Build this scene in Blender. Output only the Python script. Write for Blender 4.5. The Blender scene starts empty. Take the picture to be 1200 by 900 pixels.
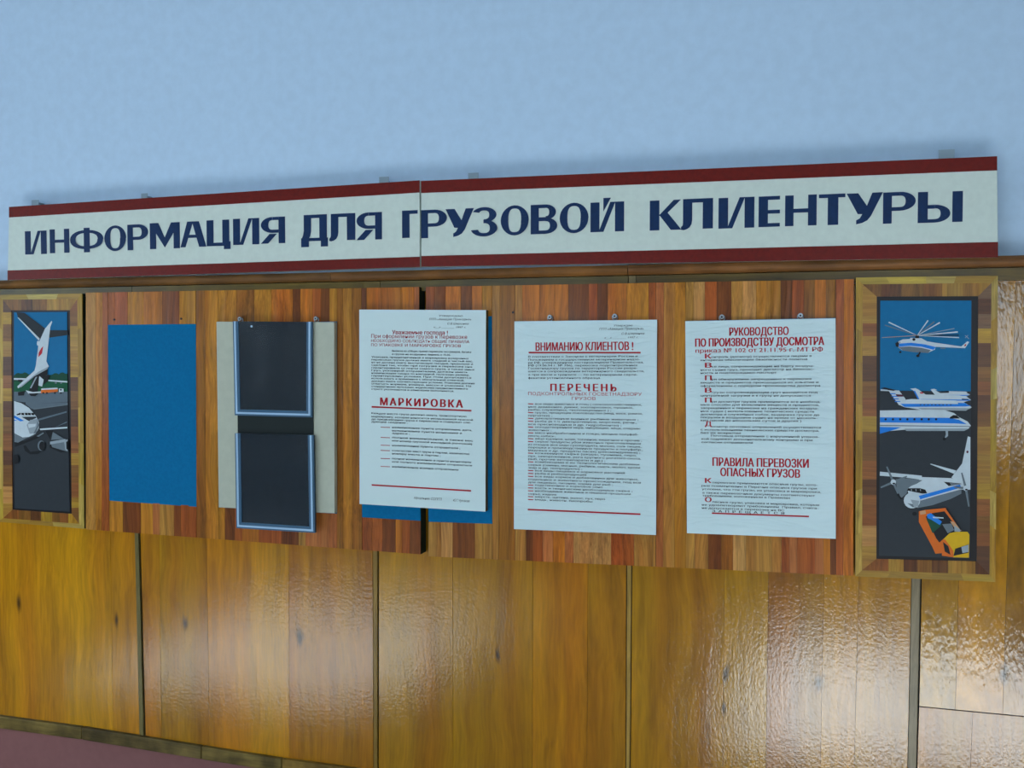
import bpy, bmesh, math, random
from mathutils import Vector
random.seed(7)
S = bpy.context.scene
C = S.collection

# ---------------------------------------------------------------- camera
FPX, YAW, PITCH, DIST, EYE = 1167.0, math.radians(16.6), math.radians(1.96), 2.4, 1.55
cd = bpy.data.cameras.new('camera'); cam = bpy.data.objects.new('camera', cd); C.objects.link(cam)
cd.sensor_width = 36.0; cd.lens = 36.0 * FPX / 1200.0; cd.clip_start = 0.05
cam.location = (0, -DIST, EYE)
cam.rotation_euler = (math.pi / 2 - PITCH, 0, YAW)
S.camera = cam

# ---------------------------------------------------------------- light
def s2l(c):
    c /= 255.0
    return c / 12.92 if c <= 0.04045 else ((c + 0.055) / 1.055) ** 2.4
def rgb(r, g, b): return (s2l(r), s2l(g), s2l(b), 1.0)

w = bpy.data.worlds.new('sky'); S.world = w; w.use_nodes = True
bg = w.node_tree.nodes['Background']
bg.inputs[0].default_value = (0.42, 0.62, 1.0, 1); bg.inputs[1].default_value = 0.5

def lamp(name, kind, energy, color, loc, rot, size=None):
    d = bpy.data.lights.new(name, kind); d.energy = energy; d.color = color
    o = bpy.data.objects.new(name, d); C.objects.link(o); o.location = loc; o.rotation_euler = rot
    if size: d.shape = 'RECTANGLE'; d.size, d.size_y = size
    return o
BACK = -5.0
WINS = [(-3.0, -1.45), (0.0, 1.6)]; WZ = (1.0, 1.95)
# sun coming in through the two windows behind the camera
sun = lamp('sun', 'SUN', 92.0, (0.84, 0.94, 1.0), (0, -9, 6), (0, 0, 0)); sun.data.angle = math.radians(1.5)
sun.rotation_euler = Vector((-0.10, 1.0, -0.53)).to_track_quat('-Z', 'Y').to_euler()
for a, b in WINS:     # sky light entering the window openings
    lamp('window_daylight', 'AREA', 22, (0.72, 0.88, 1.0), ((a + b) / 2, BACK + 0.06, sum(WZ) / 2), (math.pi / 2, 0, 0), (b - a, WZ[1] - WZ[0]))
lamp('side_window_daylight', 'AREA', 30, (0.68, 0.86, 1.0), (-4.75, -3.2, 1.65), (math.pi / 2, 0, -math.pi / 2), (2.4, 1.1))

S.view_settings.view_transform = 'Standard'; S.view_settings.look = 'None'
S.view_settings.gamma = 1.0; S.view_settings.use_curve_mapping = False
S.view_settings.exposure = 0.5

# ---------------------------------------------------------------- helpers
CP, SP, CY, SY = math.cos(PITCH), math.sin(PITCH), math.cos(YAW), math.sin(YAW)
def P(px, py, dep=0.0):
    """point on the plane standing dep metres in front of the wall that shows at that place of the photograph"""
    x, y, z = (px - 600) / FPX, 1.0, -(py - 450) / FPX
    Y = y * CP + z * SP; Z = -y * SP + z * CP
    X2 = x * CY - Y * SY; Y2 = x * SY + Y * CY
    t = (DIST - dep) / Y2
    return Vector((X2 * t, -dep, EYE + Z * t))
def PX(px, py=450, dep=0.0): return P(px, py, dep).x
def PZ(px, py, dep=0.0): return P(px, py, dep).z

def wloc(o):
    v = Vector(o.location)
    while o.parent: o = o.parent; v += o.location
    return v
def link(name, me, mats, parent=None, label=None, cat=None, group=None, kind=None, color=None):
    if len(me.vertices):
        lo = Vector([min(v.co[i] for v in me.vertices) for i in range(3)])
        hi = Vector([max(v.co[i] for v in me.vertices) for i in range(3)])
        c = (lo + hi) / 2
        for v in me.vertices: v.co -= c
    else: c = Vector()
    o = bpy.data.objects.new(name, me); C.objects.link(o)
    for m in (mats if isinstance(mats, (list, tuple)) else [mats]): me.materials.append(m)
    if parent: o.parent = parent; o.location = c - wloc(parent)
    else: o.location = c
    tag(o, label, cat, group, kind)
    if color: o.color = color
    return o
def tag(o, label=None, cat=None, group=None, kind=None):
    if label: o['label'] = label
    if cat: o['category'] = cat
    if group: o['group'] = group
    if kind: o['kind'] = kind
def empty(name, loc, label=None, cat=None, group=None, kind=None):
    o = bpy.data.objects.new(name, None); C.objects.link(o); o.location = loc; o.empty_display_size = 0.05
    tag(o, label, cat, group, kind); return o

class MB:
    """collects faces; build() links them as one mesh"""
    def __init__(s): s.bm = bmesh.new()
    def prism(s, pts, thick, mi=0):
        """pts: points of a front face (facing -y); thick: how far it goes back (+y)"""
        f = [s.bm.verts.new(p) for p in pts]
        b = [s.bm.verts.new(Vector(p) + Vector((0, thick, 0))) for p in pts]
        fs = [s.bm.faces.new(f), s.bm.faces.new(b[::-1])]
        n = len(f)
        for i in range(n): fs.append(s.bm.faces.new((f[i], b[i], b[(i + 1) % n], f[(i + 1) % n])))
        for q in fs: q.material_index = mi
    def face(s, pts, mi=0):
        q = s.bm.faces.new([s.bm.verts.new(p) for p in pts]); q.material_index = mi
        q.normal_update()
        if q.normal.y > 0: q.normal_flip()
    def box(s, a, b, mi=0):
        x0, x1 = sorted((a[0], b[0])); y0, y1 = sorted((a[1], b[1])); z0, z1 = sorted((a[2], b[2]))
        s.prism([(x0, y0, z0), (x1, y0, z0), (x1, y0, z1), (x0, y0, z1)], y1 - y0, mi)
    def cyl(s, c, axis, r, h, n=16, mi=0, r2=None):
        r2 = r if r2 is None else r2
        a = Vector(axis).normalized(); u = a.orthogonal().normalized(); v = a.cross(u); c = Vector(c)
        A = [s.bm.verts.new(c + (u * math.cos(t) + v * math.sin(t)) * r) for t in [2 * math.pi * i / n for i in range(n)]]
        B = [s.bm.verts.new(c + a * h + (u * math.cos(t) + v * math.sin(t)) * r2) for t in [2 * math.pi * i / n for i in range(n)]]
        fs = [s.bm.faces.new(A[::-1]), s.bm.faces.new(B)]
        for i in range(n): fs.append(s.bm.faces.new((A[i], A[(i + 1) % n], B[(i + 1) % n], B[i])))
        for q in fs: q.material_index = mi
    def torus(s, c, axis, R, r, n=16, m=8, mi=0):
        a = Vector(axis).normalized(); u = a.orthogonal().normalized(); v = a.cross(u); c = Vector(c)
        g = []
        for i in range(n):
            t = 2 * math.pi * i / n; d = u * math.cos(t) + v * math.sin(t)
            g.append([s.bm.verts.new(c + d * (R + r * math.cos(k)) + a * r * math.sin(k)) for k in [2 * math.pi * j / m for j in range(m)]])
        for i in range(n):
            for j in range(m):
                s.bm.faces.new((g[i][j], g[(i + 1) % n][j], g[(i + 1) % n][(j + 1) % m], g[i][(j + 1) % m])).material_index = mi
    def build(s, name, mats, parent=None, recalc=True, **k):
        if recalc: bmesh.ops.recalc_face_normals(s.bm, faces=s.bm.faces)
        me = bpy.data.meshes.new(name); s.bm.to_mesh(me); s.bm.free()
        return link(name, me, mats, parent, **k)
def bevel(o, wd=0.0012, seg=2):
    m = o.modifiers.new('bevel', 'BEVEL'); m.width = wd; m.segments = seg; m.limit_method = 'ANGLE'
    return o
def slab(name, quad, dep, thick, mat, parent=None, bev=0.0, **k):
    mb = MB(); mb.prism([P(x, y, dep) for x, y in quad], thick)
    o = mb.build(name, mat, parent, **k)
    if bev: bevel(o, bev)
    return o

# ---------------------------------------------------------------- materials
def mat(name):
    m = bpy.data.materials.new(name); m.use_nodes = True
    nt = m.node_tree; return m, nt, nt.nodes['Principled BSDF']
def N(nt, t, **kw):
    n = nt.nodes.new(t)
    for k, v in kw.items(): setattr(n, k, v)
    return n
def flat(name, col, rough=0.6, metal=0.0, coat=0.0, bump=0.0, bscale=60.0, vary=0.0, spec=0.22):
    m, nt, b = mat(name)
    b.inputs['Base Color'].default_value = col; b.inputs['Roughness'].default_value = rough
    b.inputs['Metallic'].default_value = metal; b.inputs['Coat Weight'].default_value = coat
    b.inputs['Specular IOR Level'].default_value = spec
    geo = N(nt, 'ShaderNodeNewGeometry')
    if bump or vary:
        no = N(nt, 'ShaderNodeTexNoise'); no.inputs['Scale'].default_value = bscale; no.inputs['Detail'].default_value = 6
        nt.links.new(geo.outputs['Position'], no.inputs['Vector'])
        if bump:
            bp = N(nt, 'ShaderNodeBump'); bp.inputs['Strength'].default_value = bump; bp.inputs['Distance'].default_value = 0.002
            nt.links.new(no.outputs[0], bp.inputs['Height']); nt.links.new(bp.outputs[0], b.inputs['Normal'])
        if vary:
            mx = N(nt, 'ShaderNodeMix', data_type='RGBA'); mr = N(nt, 'ShaderNodeMapRange')
            mr.inputs['From Min'].default_value = 0.35; mr.inputs['From Max'].default_value = 0.65
            nt.links.new(no.outputs[0], mr.inputs['Value']); nt.links.new(mr.outputs[0], mx.inputs['Factor'])
            mx.inputs['A'].default_value = [c * (1 - vary) for c in col[:3]] + [1]
            mx.inputs['B'].default_value = [min(1, c * (1 + vary)) for c in col[:3]] + [1]
            nt.links.new(mx.outputs['Result'], b.inputs['Base Color'])
    return m

def wood(name, base=None, rough=0.35, coat=0.5, coat_rough=0.25, stretch=(70, 70, 2.2), contrast=0.35, bump=0.25,
         lac=0.0, lac_scale=(60, 60, 40), knots=(), dirt=0.0, streak=None, coat_ior=1.5):
    """varnished wood; base None = the object's own colour. grain runs along the small axis of stretch"""
    m, nt, b = mat(name); L = nt.links.new
    geo = N(nt, 'ShaderNodeNewGeometry'); oi = N(nt, 'ShaderNodeObjectInfo')
    off = N(nt, 'ShaderNodeVectorMath', operation='SCALE'); off.inputs['Scale'].default_value = 7.0
    cmb = N(nt, 'ShaderNodeCombineXYZ')
    for i in range(3): L(oi.outputs['Random'], cmb.inputs[i])
    L(cmb.outputs[0], off.inputs[0])
    mul = N(nt, 'ShaderNodeVectorMath', operation='MULTIPLY'); mul.inputs[1].default_value = stretch
    # a slow wobble bends the grain
    wob = N(nt, 'ShaderNodeTexNoise'); wob.inputs['Scale'].default_value = 3.0; wob.inputs['Detail'].default_value = 2
    L(geo.outputs['Position'], wob.inputs['Vector'])
    ws = N(nt, 'ShaderNodeVectorMath', operation='MULTIPLY_ADD'); ws.inputs[1].default_value = (0.06, 0.06, 0.03)
    L(wob.outputs['Color'], ws.inputs[0]); L(geo.outputs['Position'], ws.inputs[2])
    L(ws.outputs[0], mul.inputs[0])
    add = N(nt, 'ShaderNodeVectorMath', operation='ADD'); L(mul.outputs[0], add.inputs[0]); L(off.outputs[0], add.inputs[1])
    n1 = N(nt, 'ShaderNodeTexNoise'); n1.inputs['Scale'].default_value = 1.0; n1.inputs['Detail'].default_value = 7; n1.inputs['Roughness'].default_value = 0.6
    L(add.outputs[0], n1.inputs['Vector'])
    sc2 = N(nt, 'ShaderNodeVectorMath', operation='SCALE'); sc2.inputs['Scale'].default_value = 5.0; L(add.outputs[0], sc2.inputs[0])
    n2 = N(nt, 'ShaderNodeTexNoise'); n2.inputs['Scale'].default_value = 1.0; n2.inputs['Detail'].default_value = 4
    L(sc2.outputs[0], n2.inputs['Vector'])
    v = N(nt, 'ShaderNodeMath', operation='MULTIPLY_ADD'); v.inputs[1].default_value = 0.5
    L(n2.outputs[0], v.inputs[0]); L(n1.outputs[0], v.inputs[2])
    mr = N(nt, 'ShaderNodeMapRange'); mr.inputs['From Min'].default_value = 0.5; mr.inputs['From Max'].default_value = 1.0
    mr.inputs['To Min'].default_value = 1 - contrast; mr.inputs['To Max'].default_value = 1 + contrast * 0.55
    L(v.outputs[0], mr.inputs['Value'])
    fac = mr.outputs[0]
    pos = geo.outputs['Position']
    for (kx, kz, kr) in knots:
        d = N(nt, 'ShaderNodeVectorMath', operation='SUBTRACT'); d.inputs[1].default_value = (kx, -0.012, kz); L(ws.outputs[0], d.inputs[0])
        d.inputs[1].default_value = (kx + 0.03, 0.018, kz + 0.015)
        e = N(nt, 'ShaderNodeVectorMath', operation='MULTIPLY'); e.inputs[1].default_value = (2.6, 0.3, 1.0); L(d.outputs[0], e.inputs[0])
        ln = N(nt, 'ShaderNodeVectorMath', operation='LENGTH'); L(e.outputs[0], ln.inputs[0])
        k = N(nt, 'ShaderNodeMapRange', interpolation_type='SMOOTHSTEP'); k.inputs['From Min'].default_value = 0.0; k.inputs['From Max'].default_value = kr
        k.inputs['To Min'].default_value = 0.12; k.inputs['To Max'].default_value = 1.0; kn = N(nt, 'ShaderNodeMath', operation='MULTIPLY'); L(ln.outputs['Value'], kn.inputs[0]); L(v.outputs[0], kn.inputs[1]); L(kn.outputs[0], k.inputs['Value'])
        mm = N(nt, 'ShaderNodeMath', operation='MULTIPLY'); L(fac, mm.inputs[0]); L(k.outputs[0], mm.inputs[1]); fac = mm.outputs[0]
    if dirt:
        dn = N(nt, 'ShaderNodeTexNoise'); dn.inputs['Scale'].default_value = 11.0; dn.inputs['Detail'].default_value = 5; L(pos, dn.inputs['Vector'])
        dm = N(nt, 'ShaderNodeMapRange'); dm.inputs['From Min'].default_value = 0.38; dm.inputs['From Max'].default_value = 0.62
        dm.inputs['To Min'].default_value = 1 - dirt; L(dn.outputs[0], dm.inputs['Value'])
        mm = N(nt, 'ShaderNodeMath', operation='MULTIPLY'); L(fac, mm.inputs[0]); L(dm.outputs[0], mm.inputs[1]); fac = mm.outputs[0]
    vm = N(nt, 'ShaderNodeVectorMath', operation='SCALE')
    if base: vm.inputs[0].default_value = base[:3]
    else: L(oi.outputs['Color'], vm.inputs[0])
    L(fac, vm.inputs['Scale'])
    out = vm.outputs[0]
    if streak:    # second hue in broad bands along the grain
        sn = N(nt, 'ShaderNodeTexNoise'); sn.inputs['Scale'].default_value = 0.22; sn.inputs['Detail'].default_value = 3; L(add.outputs[0], sn.inputs['Vector'])
        sm = N(nt, 'ShaderNodeMapRange'); sm.inputs['From Min'].default_value = 0.4; sm.inputs['From Max'].default_value = 0.65; L(sn.outputs[0], sm.inputs['Value'])
        mx = N(nt, 'ShaderNodeMix', data_type='RGBA', blend_type='MULTIPLY'); mx.inputs['B'].default_value = (*streak, 1)
        L(sm.outputs[0], mx.inputs['Factor']); L(out, mx.inputs['A']); out = mx.outputs['Result']
    L(out, b.inputs['Base Color'])
    b.inputs['Roughness'].default_value = rough; b.inputs['Coat Weight'].default_value = coat; b.inputs['Coat Roughness'].default_value = coat_rough
    b.inputs['Coat IOR'].default_value = coat_ior; b.inputs['Specular IOR Level'].default_value = 0.1
    bp = N(nt, 'ShaderNodeBump'); bp.inputs['Strength'].default_value = bump; bp.inputs['Distance'].default_value = 0.001
    L(v.outputs[0], bp.inputs['Height']); L(bp.outputs[0], b.inputs['Normal'])
    if lac:       # rippled lacquer
        lm = N(nt, 'ShaderNodeVectorMath', operation='MULTIPLY'); lm.inputs[1].default_value = lac_scale; L(pos, lm.inputs[0])
        l1 = N(nt, 'ShaderNodeTexNoise'); l1.inputs['Scale'].default_value = 1.0; l1.inputs['Detail'].default_value = 3; L(lm.outputs[0], l1.inputs['Vector'])
        lb = N(nt, 'ShaderNodeBump'); lb.inputs['Strength'].default_value = 1.0; lb.inputs['Distance'].default_value = lac
        L(l1.outputs[0], lb.inputs['Height'])
        l2 = N(nt, 'ShaderNodeTexNoise'); l2.inputs['Scale'].default_value = 0.22; l2.inputs['Detail'].default_value = 3; L(add.outputs[0], l2.inputs['Vector'])
        lc = N(nt, 'ShaderNodeBump'); lc.inputs['Strength'].default_value = 1.0; lc.inputs['Distance'].default_value = lac * 4
        L(l2.outputs[0], lc.inputs['Height']); L(bp.outputs[0], lc.inputs['Normal']); L(lc.outputs[0], lb.inputs['Normal']); L(lb.outputs[0], b.inputs['Coat Normal'])
    return m

def paper(name, col, rough=0.4, wr=0.0):
    m, nt, b = mat(name); L = nt.links.new
    b.inputs['Base Color'].default_value = col; b.inputs['Roughness'].default_value = 0.7
    b.inputs['Coat Weight'].default_value = 0.6 if wr else 0.1; b.inputs['Coat Roughness'].default_value = rough
    if wr:        # crumpled cling film over the sheet
        geo = N(nt, 'ShaderNodeNewGeometry'); ws = N(nt, 'ShaderNodeVectorMath', operation='MULTIPLY'); ws.inputs[1].default_value = (7, 7, 30)
        L(geo.outputs['Position'], ws.inputs[0])
        n = N(nt, 'ShaderNodeTexNoise'); n.inputs['Scale'].default_value = 1.0; n.inputs['Detail'].default_value = 3; n.inputs['Distortion'].default_value = 1.2
        L(ws.outputs[0], n.inputs['Vector'])
        bp = N(nt, 'ShaderNodeBump'); bp.inputs['Strength'].default_value = 1.0; bp.inputs['Distance'].default_value = wr
        L(n.outputs[0], bp.inputs['Height']); L(bp.outputs[0], b.inputs['Coat Normal'])
        bp2 = N(nt, 'ShaderNodeBump'); bp2.inputs['Strength'].default_value = 0.5; bp2.inputs['Distance'].default_value = wr * 0.6
        L(n.outputs[0], bp2.inputs['Height']); L(bp2.outputs[0], b.inputs['Normal'])
    return m

M = {}
M['plaster'] = flat('blue_white_plaster', rgb(190, 214, 236), 0.75, bump=0.25, bscale=35, vary=0.03)
M['room'] = flat('brown_room_paint', rgb(86, 76, 62), 0.8, vary=0.04)
M['pink'] = flat('pink_paint', rgb(142, 96, 94), 0.7, bump=0.2, bscale=40, vary=0.04)
M['ceiling'] = flat('white_ceiling_paint', rgb(205, 212, 220), 0.8, bump=0.1, vary=0.02)
M['floor'] = flat('pale_terrazzo', rgb(132, 132, 132), 0.6, bump=0.05, bscale=90, vary=0.08, spec=.05)
M['winframe'] = flat('white_window_paint', rgb(220, 222, 220), 0.4, vary=0.02)
M['dark'] = flat('dark_gap', rgb(28, 26, 18), 0.8, vary=0.1)
KN = [(23, 707), (137, 727), (217, 730), (352, 747), (585, 768), (852, 792), (962, 800), (852, 832), (1182, 790)]
KN = [(PX(x, y, .012), PZ(x, y, .012), r) for (x, y), r in zip(KN, (.03, .022, .025, .03, .025, .026, .028, .02, .03))]
M['ply'] = wood('varnished_plywood', None, rough=0.45, coat=1.0, coat_rough=0.11, coat_ior=1.55, stretch=(34, 34, 2.2), contrast=0.40, bump=0.25,
                lac=0.00046, lac_scale=(215, 215, 145), knots=KN, streak=(0.90, 0.72, 0.6))
M['burl'] = wood('varnished_burl_plywood', None, rough=0.4, coat=1.0, coat_rough=0.11, coat_ior=1.55, stretch=(14, 14, 4.5), contrast=0.5, bump=0.5,
                lac=0.0007, lac_scale=(170, 170, 60), knots=KN[-1:], streak=(0.80, 0.66, 0.6))
M['rail'] = wood('dark_rail_wood', None, rough=0.4, coat=0.5, coat_rough=0.3, stretch=(2.2, 60, 60), contrast=0.45, bump=0.3, dirt=0.35)
M['skirt'] = wood('worn_rail_wood', None, rough=0.55, coat=0.2, coat_rough=0.35, stretch=(2.5, 60, 60), contrast=0.45, bump=0.3, dirt=0.6)
M['batten'] = wood('grey_batten_wood', None, rough=0.5, coat=0.35, coat_rough=0.25, stretch=(80, 80, 5), contrast=0.35, bump=0.3)
M['veneer'] = wood('striped_veneer', None, rough=0.42, coat=0.32, coat_rough=0.25, stretch=(95, 95, 1.3), contrast=0.55, bump=0.2, lac=0.0006, lac_scale=(30, 30, 12), streak=(0.92, 0.74, 0.68))
M['veneer_h'] = wood('crossgrain_veneer', None, rough=0.42, coat=0.4, coat_rough=0.3, stretch=(3, 120, 150), contrast=0.36, bump=0.2, streak=(0.85, 0.72, 0.65))
M['side'] = flat('dark_green_board_edge', rgb(34, 46, 34), 0.6, bump=0.3, vary=0.2)
M['blue'] = flat('blue_paint', rgb(8, 106, 154), 0.7, spec=0.08, bump=0.15, bscale=150, vary=0.06)
M['cream'] = flat('cream_sign_paint', rgb(208, 219, 209), 0.4, bump=0.12, bscale=60, vary=0.03)
M['red'] = flat('oxblood_paint', rgb(106, 18, 8), 0.38, bump=0.2, bscale=120, vary=0.12)
M['navy'] = flat('navy_letter_paint', rgb(6, 42, 84), 0.4, vary=0.08, bscale=90)
M['paper1'] = paper('plain_sheet', rgb(204, 224, 224), 0.35, 0.003)
M['paper2'] = paper('film_covered_sheet', rgb(204, 226, 228), 0.2, 0.02)
M['mount'] = flat('cream_mount_board', rgb(182, 186, 168), 0.5, bump=0.1, vary=0.03)
M['edge'] = flat('brown_board_edge', rgb(88, 78, 44), 0.7, vary=0.15)
M['inkred'] = flat('red_lettering_ink', rgb(172, 26, 40), 0.6)
M['ink'] = flat('black_lettering_ink', rgb(22, 22, 30), 0.6)
M['metal'] = flat('dull_steel', rgb(150, 155, 158), 0.35, metal=0.9)
M['black'] = flat('black_lacquer', rgb(24, 18, 20), 0.35)
M['pocketback'] = flat('dark_card', rgb(50, 62, 72), 0.45, vary=0.1)
M['blackcard'] = flat('black_card', rgb(16, 28, 28), 0.5)
M['slate'] = flat('slate_plastic', rgb(66, 100, 128), 0.3)
M['silver'] = flat('pale_plastic_bead', rgb(170, 200, 225), 0.25)
M['plate'] = flat('grey_hanger_plate', rgb(150, 168, 180), 0.5)
def pane_mat():
    m = bpy.data.materials.new('clear_plastic_pane'); m.use_nodes = True; nt = m.node_tree
    nt.nodes.clear(); L = nt.links.new
    o = N(nt, 'ShaderNodeOutputMaterial'); mx = N(nt, 'ShaderNodeMixShader'); t = N(nt, 'ShaderNodeBsdfTransparent'); g = N(nt, 'ShaderNodeBsdfGlossy')
    g.inputs['Roughness'].default_value = 0.2; t.inputs[0].default_value = (0.8, 0.84, 0.88, 1)
    geo = N(nt, 'ShaderNodeNewGeometry'); n = N(nt, 'ShaderNodeTexNoise'); n.inputs['Scale'].default_value = 7; n.inputs['Detail'].default_value = 1
    L(geo.outputs['Position'], n.inputs['Vector'])
    b = N(nt, 'ShaderNodeBump'); b.inputs['Distance'].default_value = 0.006; L(n.outputs[0], b.inputs['Height']); L(b.outputs[0], g.inputs['Normal'])
    f = N(nt, 'ShaderNodeFresnel'); f.inputs['IOR'].default_value = 1.5
    a = N(nt, 'ShaderNodeMath', operation='ADD'); a.inputs[1].default_value = 0.0; L(f.outputs[0], a.inputs[0])
    L(a.outputs[0], mx.inputs[0]); L(t.outputs[0], mx.inputs[1]); L(g.outputs[0], mx.inputs[2]); L(mx.outputs[0], o.inputs[0]); return m
M['pane'] = pane_mat()

# ---------------------------------------------------------------- room shell
XL, XR, ZC = -4.9, 3.4, 3.2
PD = 0.012                                             # face of the plywood panels
ZTOP = 1.745; ZR = (1.752, 1.727, 1.700)               # top of wainscot, rail levels
mb = MB(); mb.box((XL, 0, 0), (XR, 0.15, ZC))
wall = mb.build('wall_back', M['plaster'], kind='structure')
mb = MB(); mb.box((XL, BACK - .15, -0.1), (XR, 0.15, 0)); mb.build('floor', M['floor'], kind='structure')
mb = MB(); mb.box((XL, BACK - .15, ZC), (XR, 0.15, ZC + .1)); mb.build('ceiling', M['ceiling'], kind='structure')
mb = MB(); mb.box((XR, BACK, 0), (XR + .15, 0, ZC)); mb.build('wall_right', M['room'], kind='structure')
# left wall with a side window
mb = MB()
mb.box((XL - .15, BACK, 0), (XL, -4.4, ZC)); mb.box((XL - .15, -2.0, 0), (XL, 0, ZC))
mb.box((XL - .15, -4.4, 0), (XL, -2.0, 1.1)); mb.box((XL - .15, -4.4, 2.2), (XL, -2.0, ZC)); mb.build('wall_left', M['room'], kind='structure')
mb = MB(); y0, y1 = BACK - .15, BACK
xs = [XL, WINS[0][0], WINS[0][1], WINS[1][0], WINS[1][1], XR]
for a, b in ((0, 1), (2, 3), (4, 5)): mb.box((xs[a], y0, 0), (xs[b], y1, ZC))
for a, b in WINS: mb.box((a, y0, 0), (b, y1, WZ[0])); mb.box((a, y0, WZ[1]), (b, y1, ZC))
mb.build('wall_front', M['room'], kind='structure')
for i, (a, b) in enumerate(WINS):
    mb = MB(); t = .05; c = (a + b) / 2
    mb.box((a, y0 + .03, WZ[0]), (a + t, y0 + .09, WZ[1])); mb.box((b - t, y0 + .03, WZ[0]), (b, y0 + .09, WZ[1]))
    mb.box((a, y0 + .03, WZ[0]), (b, y0 + .09, WZ[0] + t)); mb.box((a, y0 + .03, WZ[1] - t), (b, y0 + .09, WZ[1]))
    mb.box((c - .025, y0 + .03, WZ[0]), (c + .025, y0 + .09, WZ[1]))
    mb.build('window_%d' % (i + 1), M['winframe'], kind='structure')
mb = MB(); xw = XL - .12
for a, b in ((-4.4, -4.35), (-2.05, -2.0), (-3.225, -3.175)): mb.box((xw, a, 1.1), (xw + .06, b, 2.2))
for a, b in ((1.1, 1.15), (2.15, 2.2)): mb.box((xw, -4.4, a), (xw + .06, -2.0, b))
mb.build('window_3', M['winframe'], kind='structure')
# painted dado below the plywood
ZS = 0.43
mb = MB(); mb.box((XL, -0.004, 0), (XR, 0, ZS + .02)); mb.build('lower_wall_paint', M['pink'], wall)

# ---------------------------------------------------------------- plywood wainscot: panels > veneer leaves
OAK, GOLD, ORNG, BRN = (.46, .215, .002), (.62, .285, .001), (.52, .225, .001), (.38, .165, .004)
def c4(c, k=1.0): return (c[0] * k, c[1] * k, c[2] * k, 1)
# each leaf edge: x in the photo at y=660 and at y=890
panels = [
    ([(-260, -245), (-120, -105), (130, 133), (156, 165)], [GOLD, GOLD, ORNG], 'ply', None),
    ([(161.3, 171.8), (186, 190), (241, 246), (341, 339), (437.5, 437.5)], [ORNG, OAK, GOLD, ORNG], 'ply', None),
    ([(446, 444), (531, 531), (625, 624), (690, 688), (734, 733)], [OAK, OAK, ORNG, OAK], 'ply', None),
    ([(742.5, 739.5), (850, 847), (903, 898), (969, 962), (1012, 1002), (1071, 1064)], [OAK, OAK, BRN, ORNG, OAK], 'ply', None),
]
def leaf(panel, e0, e1, z0, z1, col, m):
    def X(e, z):
        a, b = P(e[0], 660, PD), P(e[1], 890, PD)
        t = (z - a.z) / (b.z - a.z); t = max(-.0, min(1.3, t)); return a.x + (b.x - a.x) * t
    mb = MB()
    mb.prism([(X(e0, z0) + .0003, -PD, z0), (X(e1, z0) - .0003, -PD, z0), (X(e1, z1) - .0003, -PD, z1), (X(e0, z1) + .0003, -PD, z1)], .004)
    k = random.uniform(.93, 1.06)
    return mb.build('veneer_leaf', M[m], panel, color=c4(col, k))
def panel(edges, cols, m, z0, z1):
    x0 = min(P(edges[0][0], 660, PD).x, P(edges[0][1], 890, PD).x); x1 = max(P(edges[-1][0], 660, PD).x, P(edges[-1][1], 890, PD).x)
    mb = MB(); mb.box((x0 - .012, -PD + .0045, z0), (x1 + .012, 0, z1)); p = mb.build('plywood_panel', M['dark'], wall)
    for i, c in enumerate(cols): leaf(p, edges[i], edges[i + 1], z0, z1, c, m)
    return p
for e, c, m, _ in panels: panel(e, c, m, ZS, ZTOP)
ZJ = PZ(1140, 834, PD)
panel([(1083, 1075), (1127, 1117), (1185, 1172), (1260, 1240)], [OAK, ORNG, BRN], 'burl', ZJ + .0012, ZTOP)
panel([(1083, 1075), (1150, 1137), (1260, 1240)], [OAK, BRN], 'ply', ZS, ZJ - .0012)
panel([(1262, 1242), (1400, 1380), (1560, 1530)], [OAK, ORNG], 'ply', ZS, ZTOP)
# the wainscot goes on past both sides of the picture
def far_panel(x0, x1, n):
    mb = MB(); mb.box((x0, -PD + .0045, ZS), (x1, 0, ZTOP)); p = mb.build('plywood_panel', M['dark'], wall)
    for i in range(n):
        mb = MB(); mb.box((x0 + .003 + (x1 - x0 - .006) * i / n + .0003, -PD, ZS), (x0 + .003 + (x1 - x0 - .006) * (i + 1) / n - .0003, -PD + .004, ZTOP))
        mb.build('veneer_leaf', M['ply'], p, color=c4((GOLD, OAK, ORNG)[i % 3], random.uniform(.93, 1.06)))
lx = P(-260, 660, PD).x - .013; far_panel(lx - .9, lx, 3); far_panel(XL + .01, lx - .905, 3)
rx = max(P(1560, 660, PD).x, P(1530, 890, PD).x) + .013; far_panel(rx, (rx + XR) / 2 - .003, 3); far_panel((rx + XR) / 2 + .003, XR - .01, 3)
for (a, b), col in (((155, 165), (159.5, 169.7)), (.17, .135, .045)), (((438, 438), (444.3, 442.6)), (.27, .155, .025)), (((735.5, 734), (741.4, 738.4)), (.42, .25, .055)), (((1071.5, 1064), (1081.8, 1074)), (.27, .21, .12)):
    mb = MB()
    A, B, A2, B2 = P(a[0], 660, PD), P(b[0], 660, PD), P(a[1], 890, PD), P(b[1], 890, PD)
    def ex(p, q, z): t = (z - p.z) / (q.z - p.z); return p.x + (q.x - p.x) * max(0, min(1.2, t))
    mb.prism([(ex(A, A2, z), -PD - .002, z) if s == 0 else (ex(B, B2, z), -PD - .002, z) for s, z in ((0, ZS), (1, ZS), (1, ZTOP), (0, ZTOP))], .014)
    bevel(mb.build('cover_batten', M['batten'], wall, color=c4(col)), .001)

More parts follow.
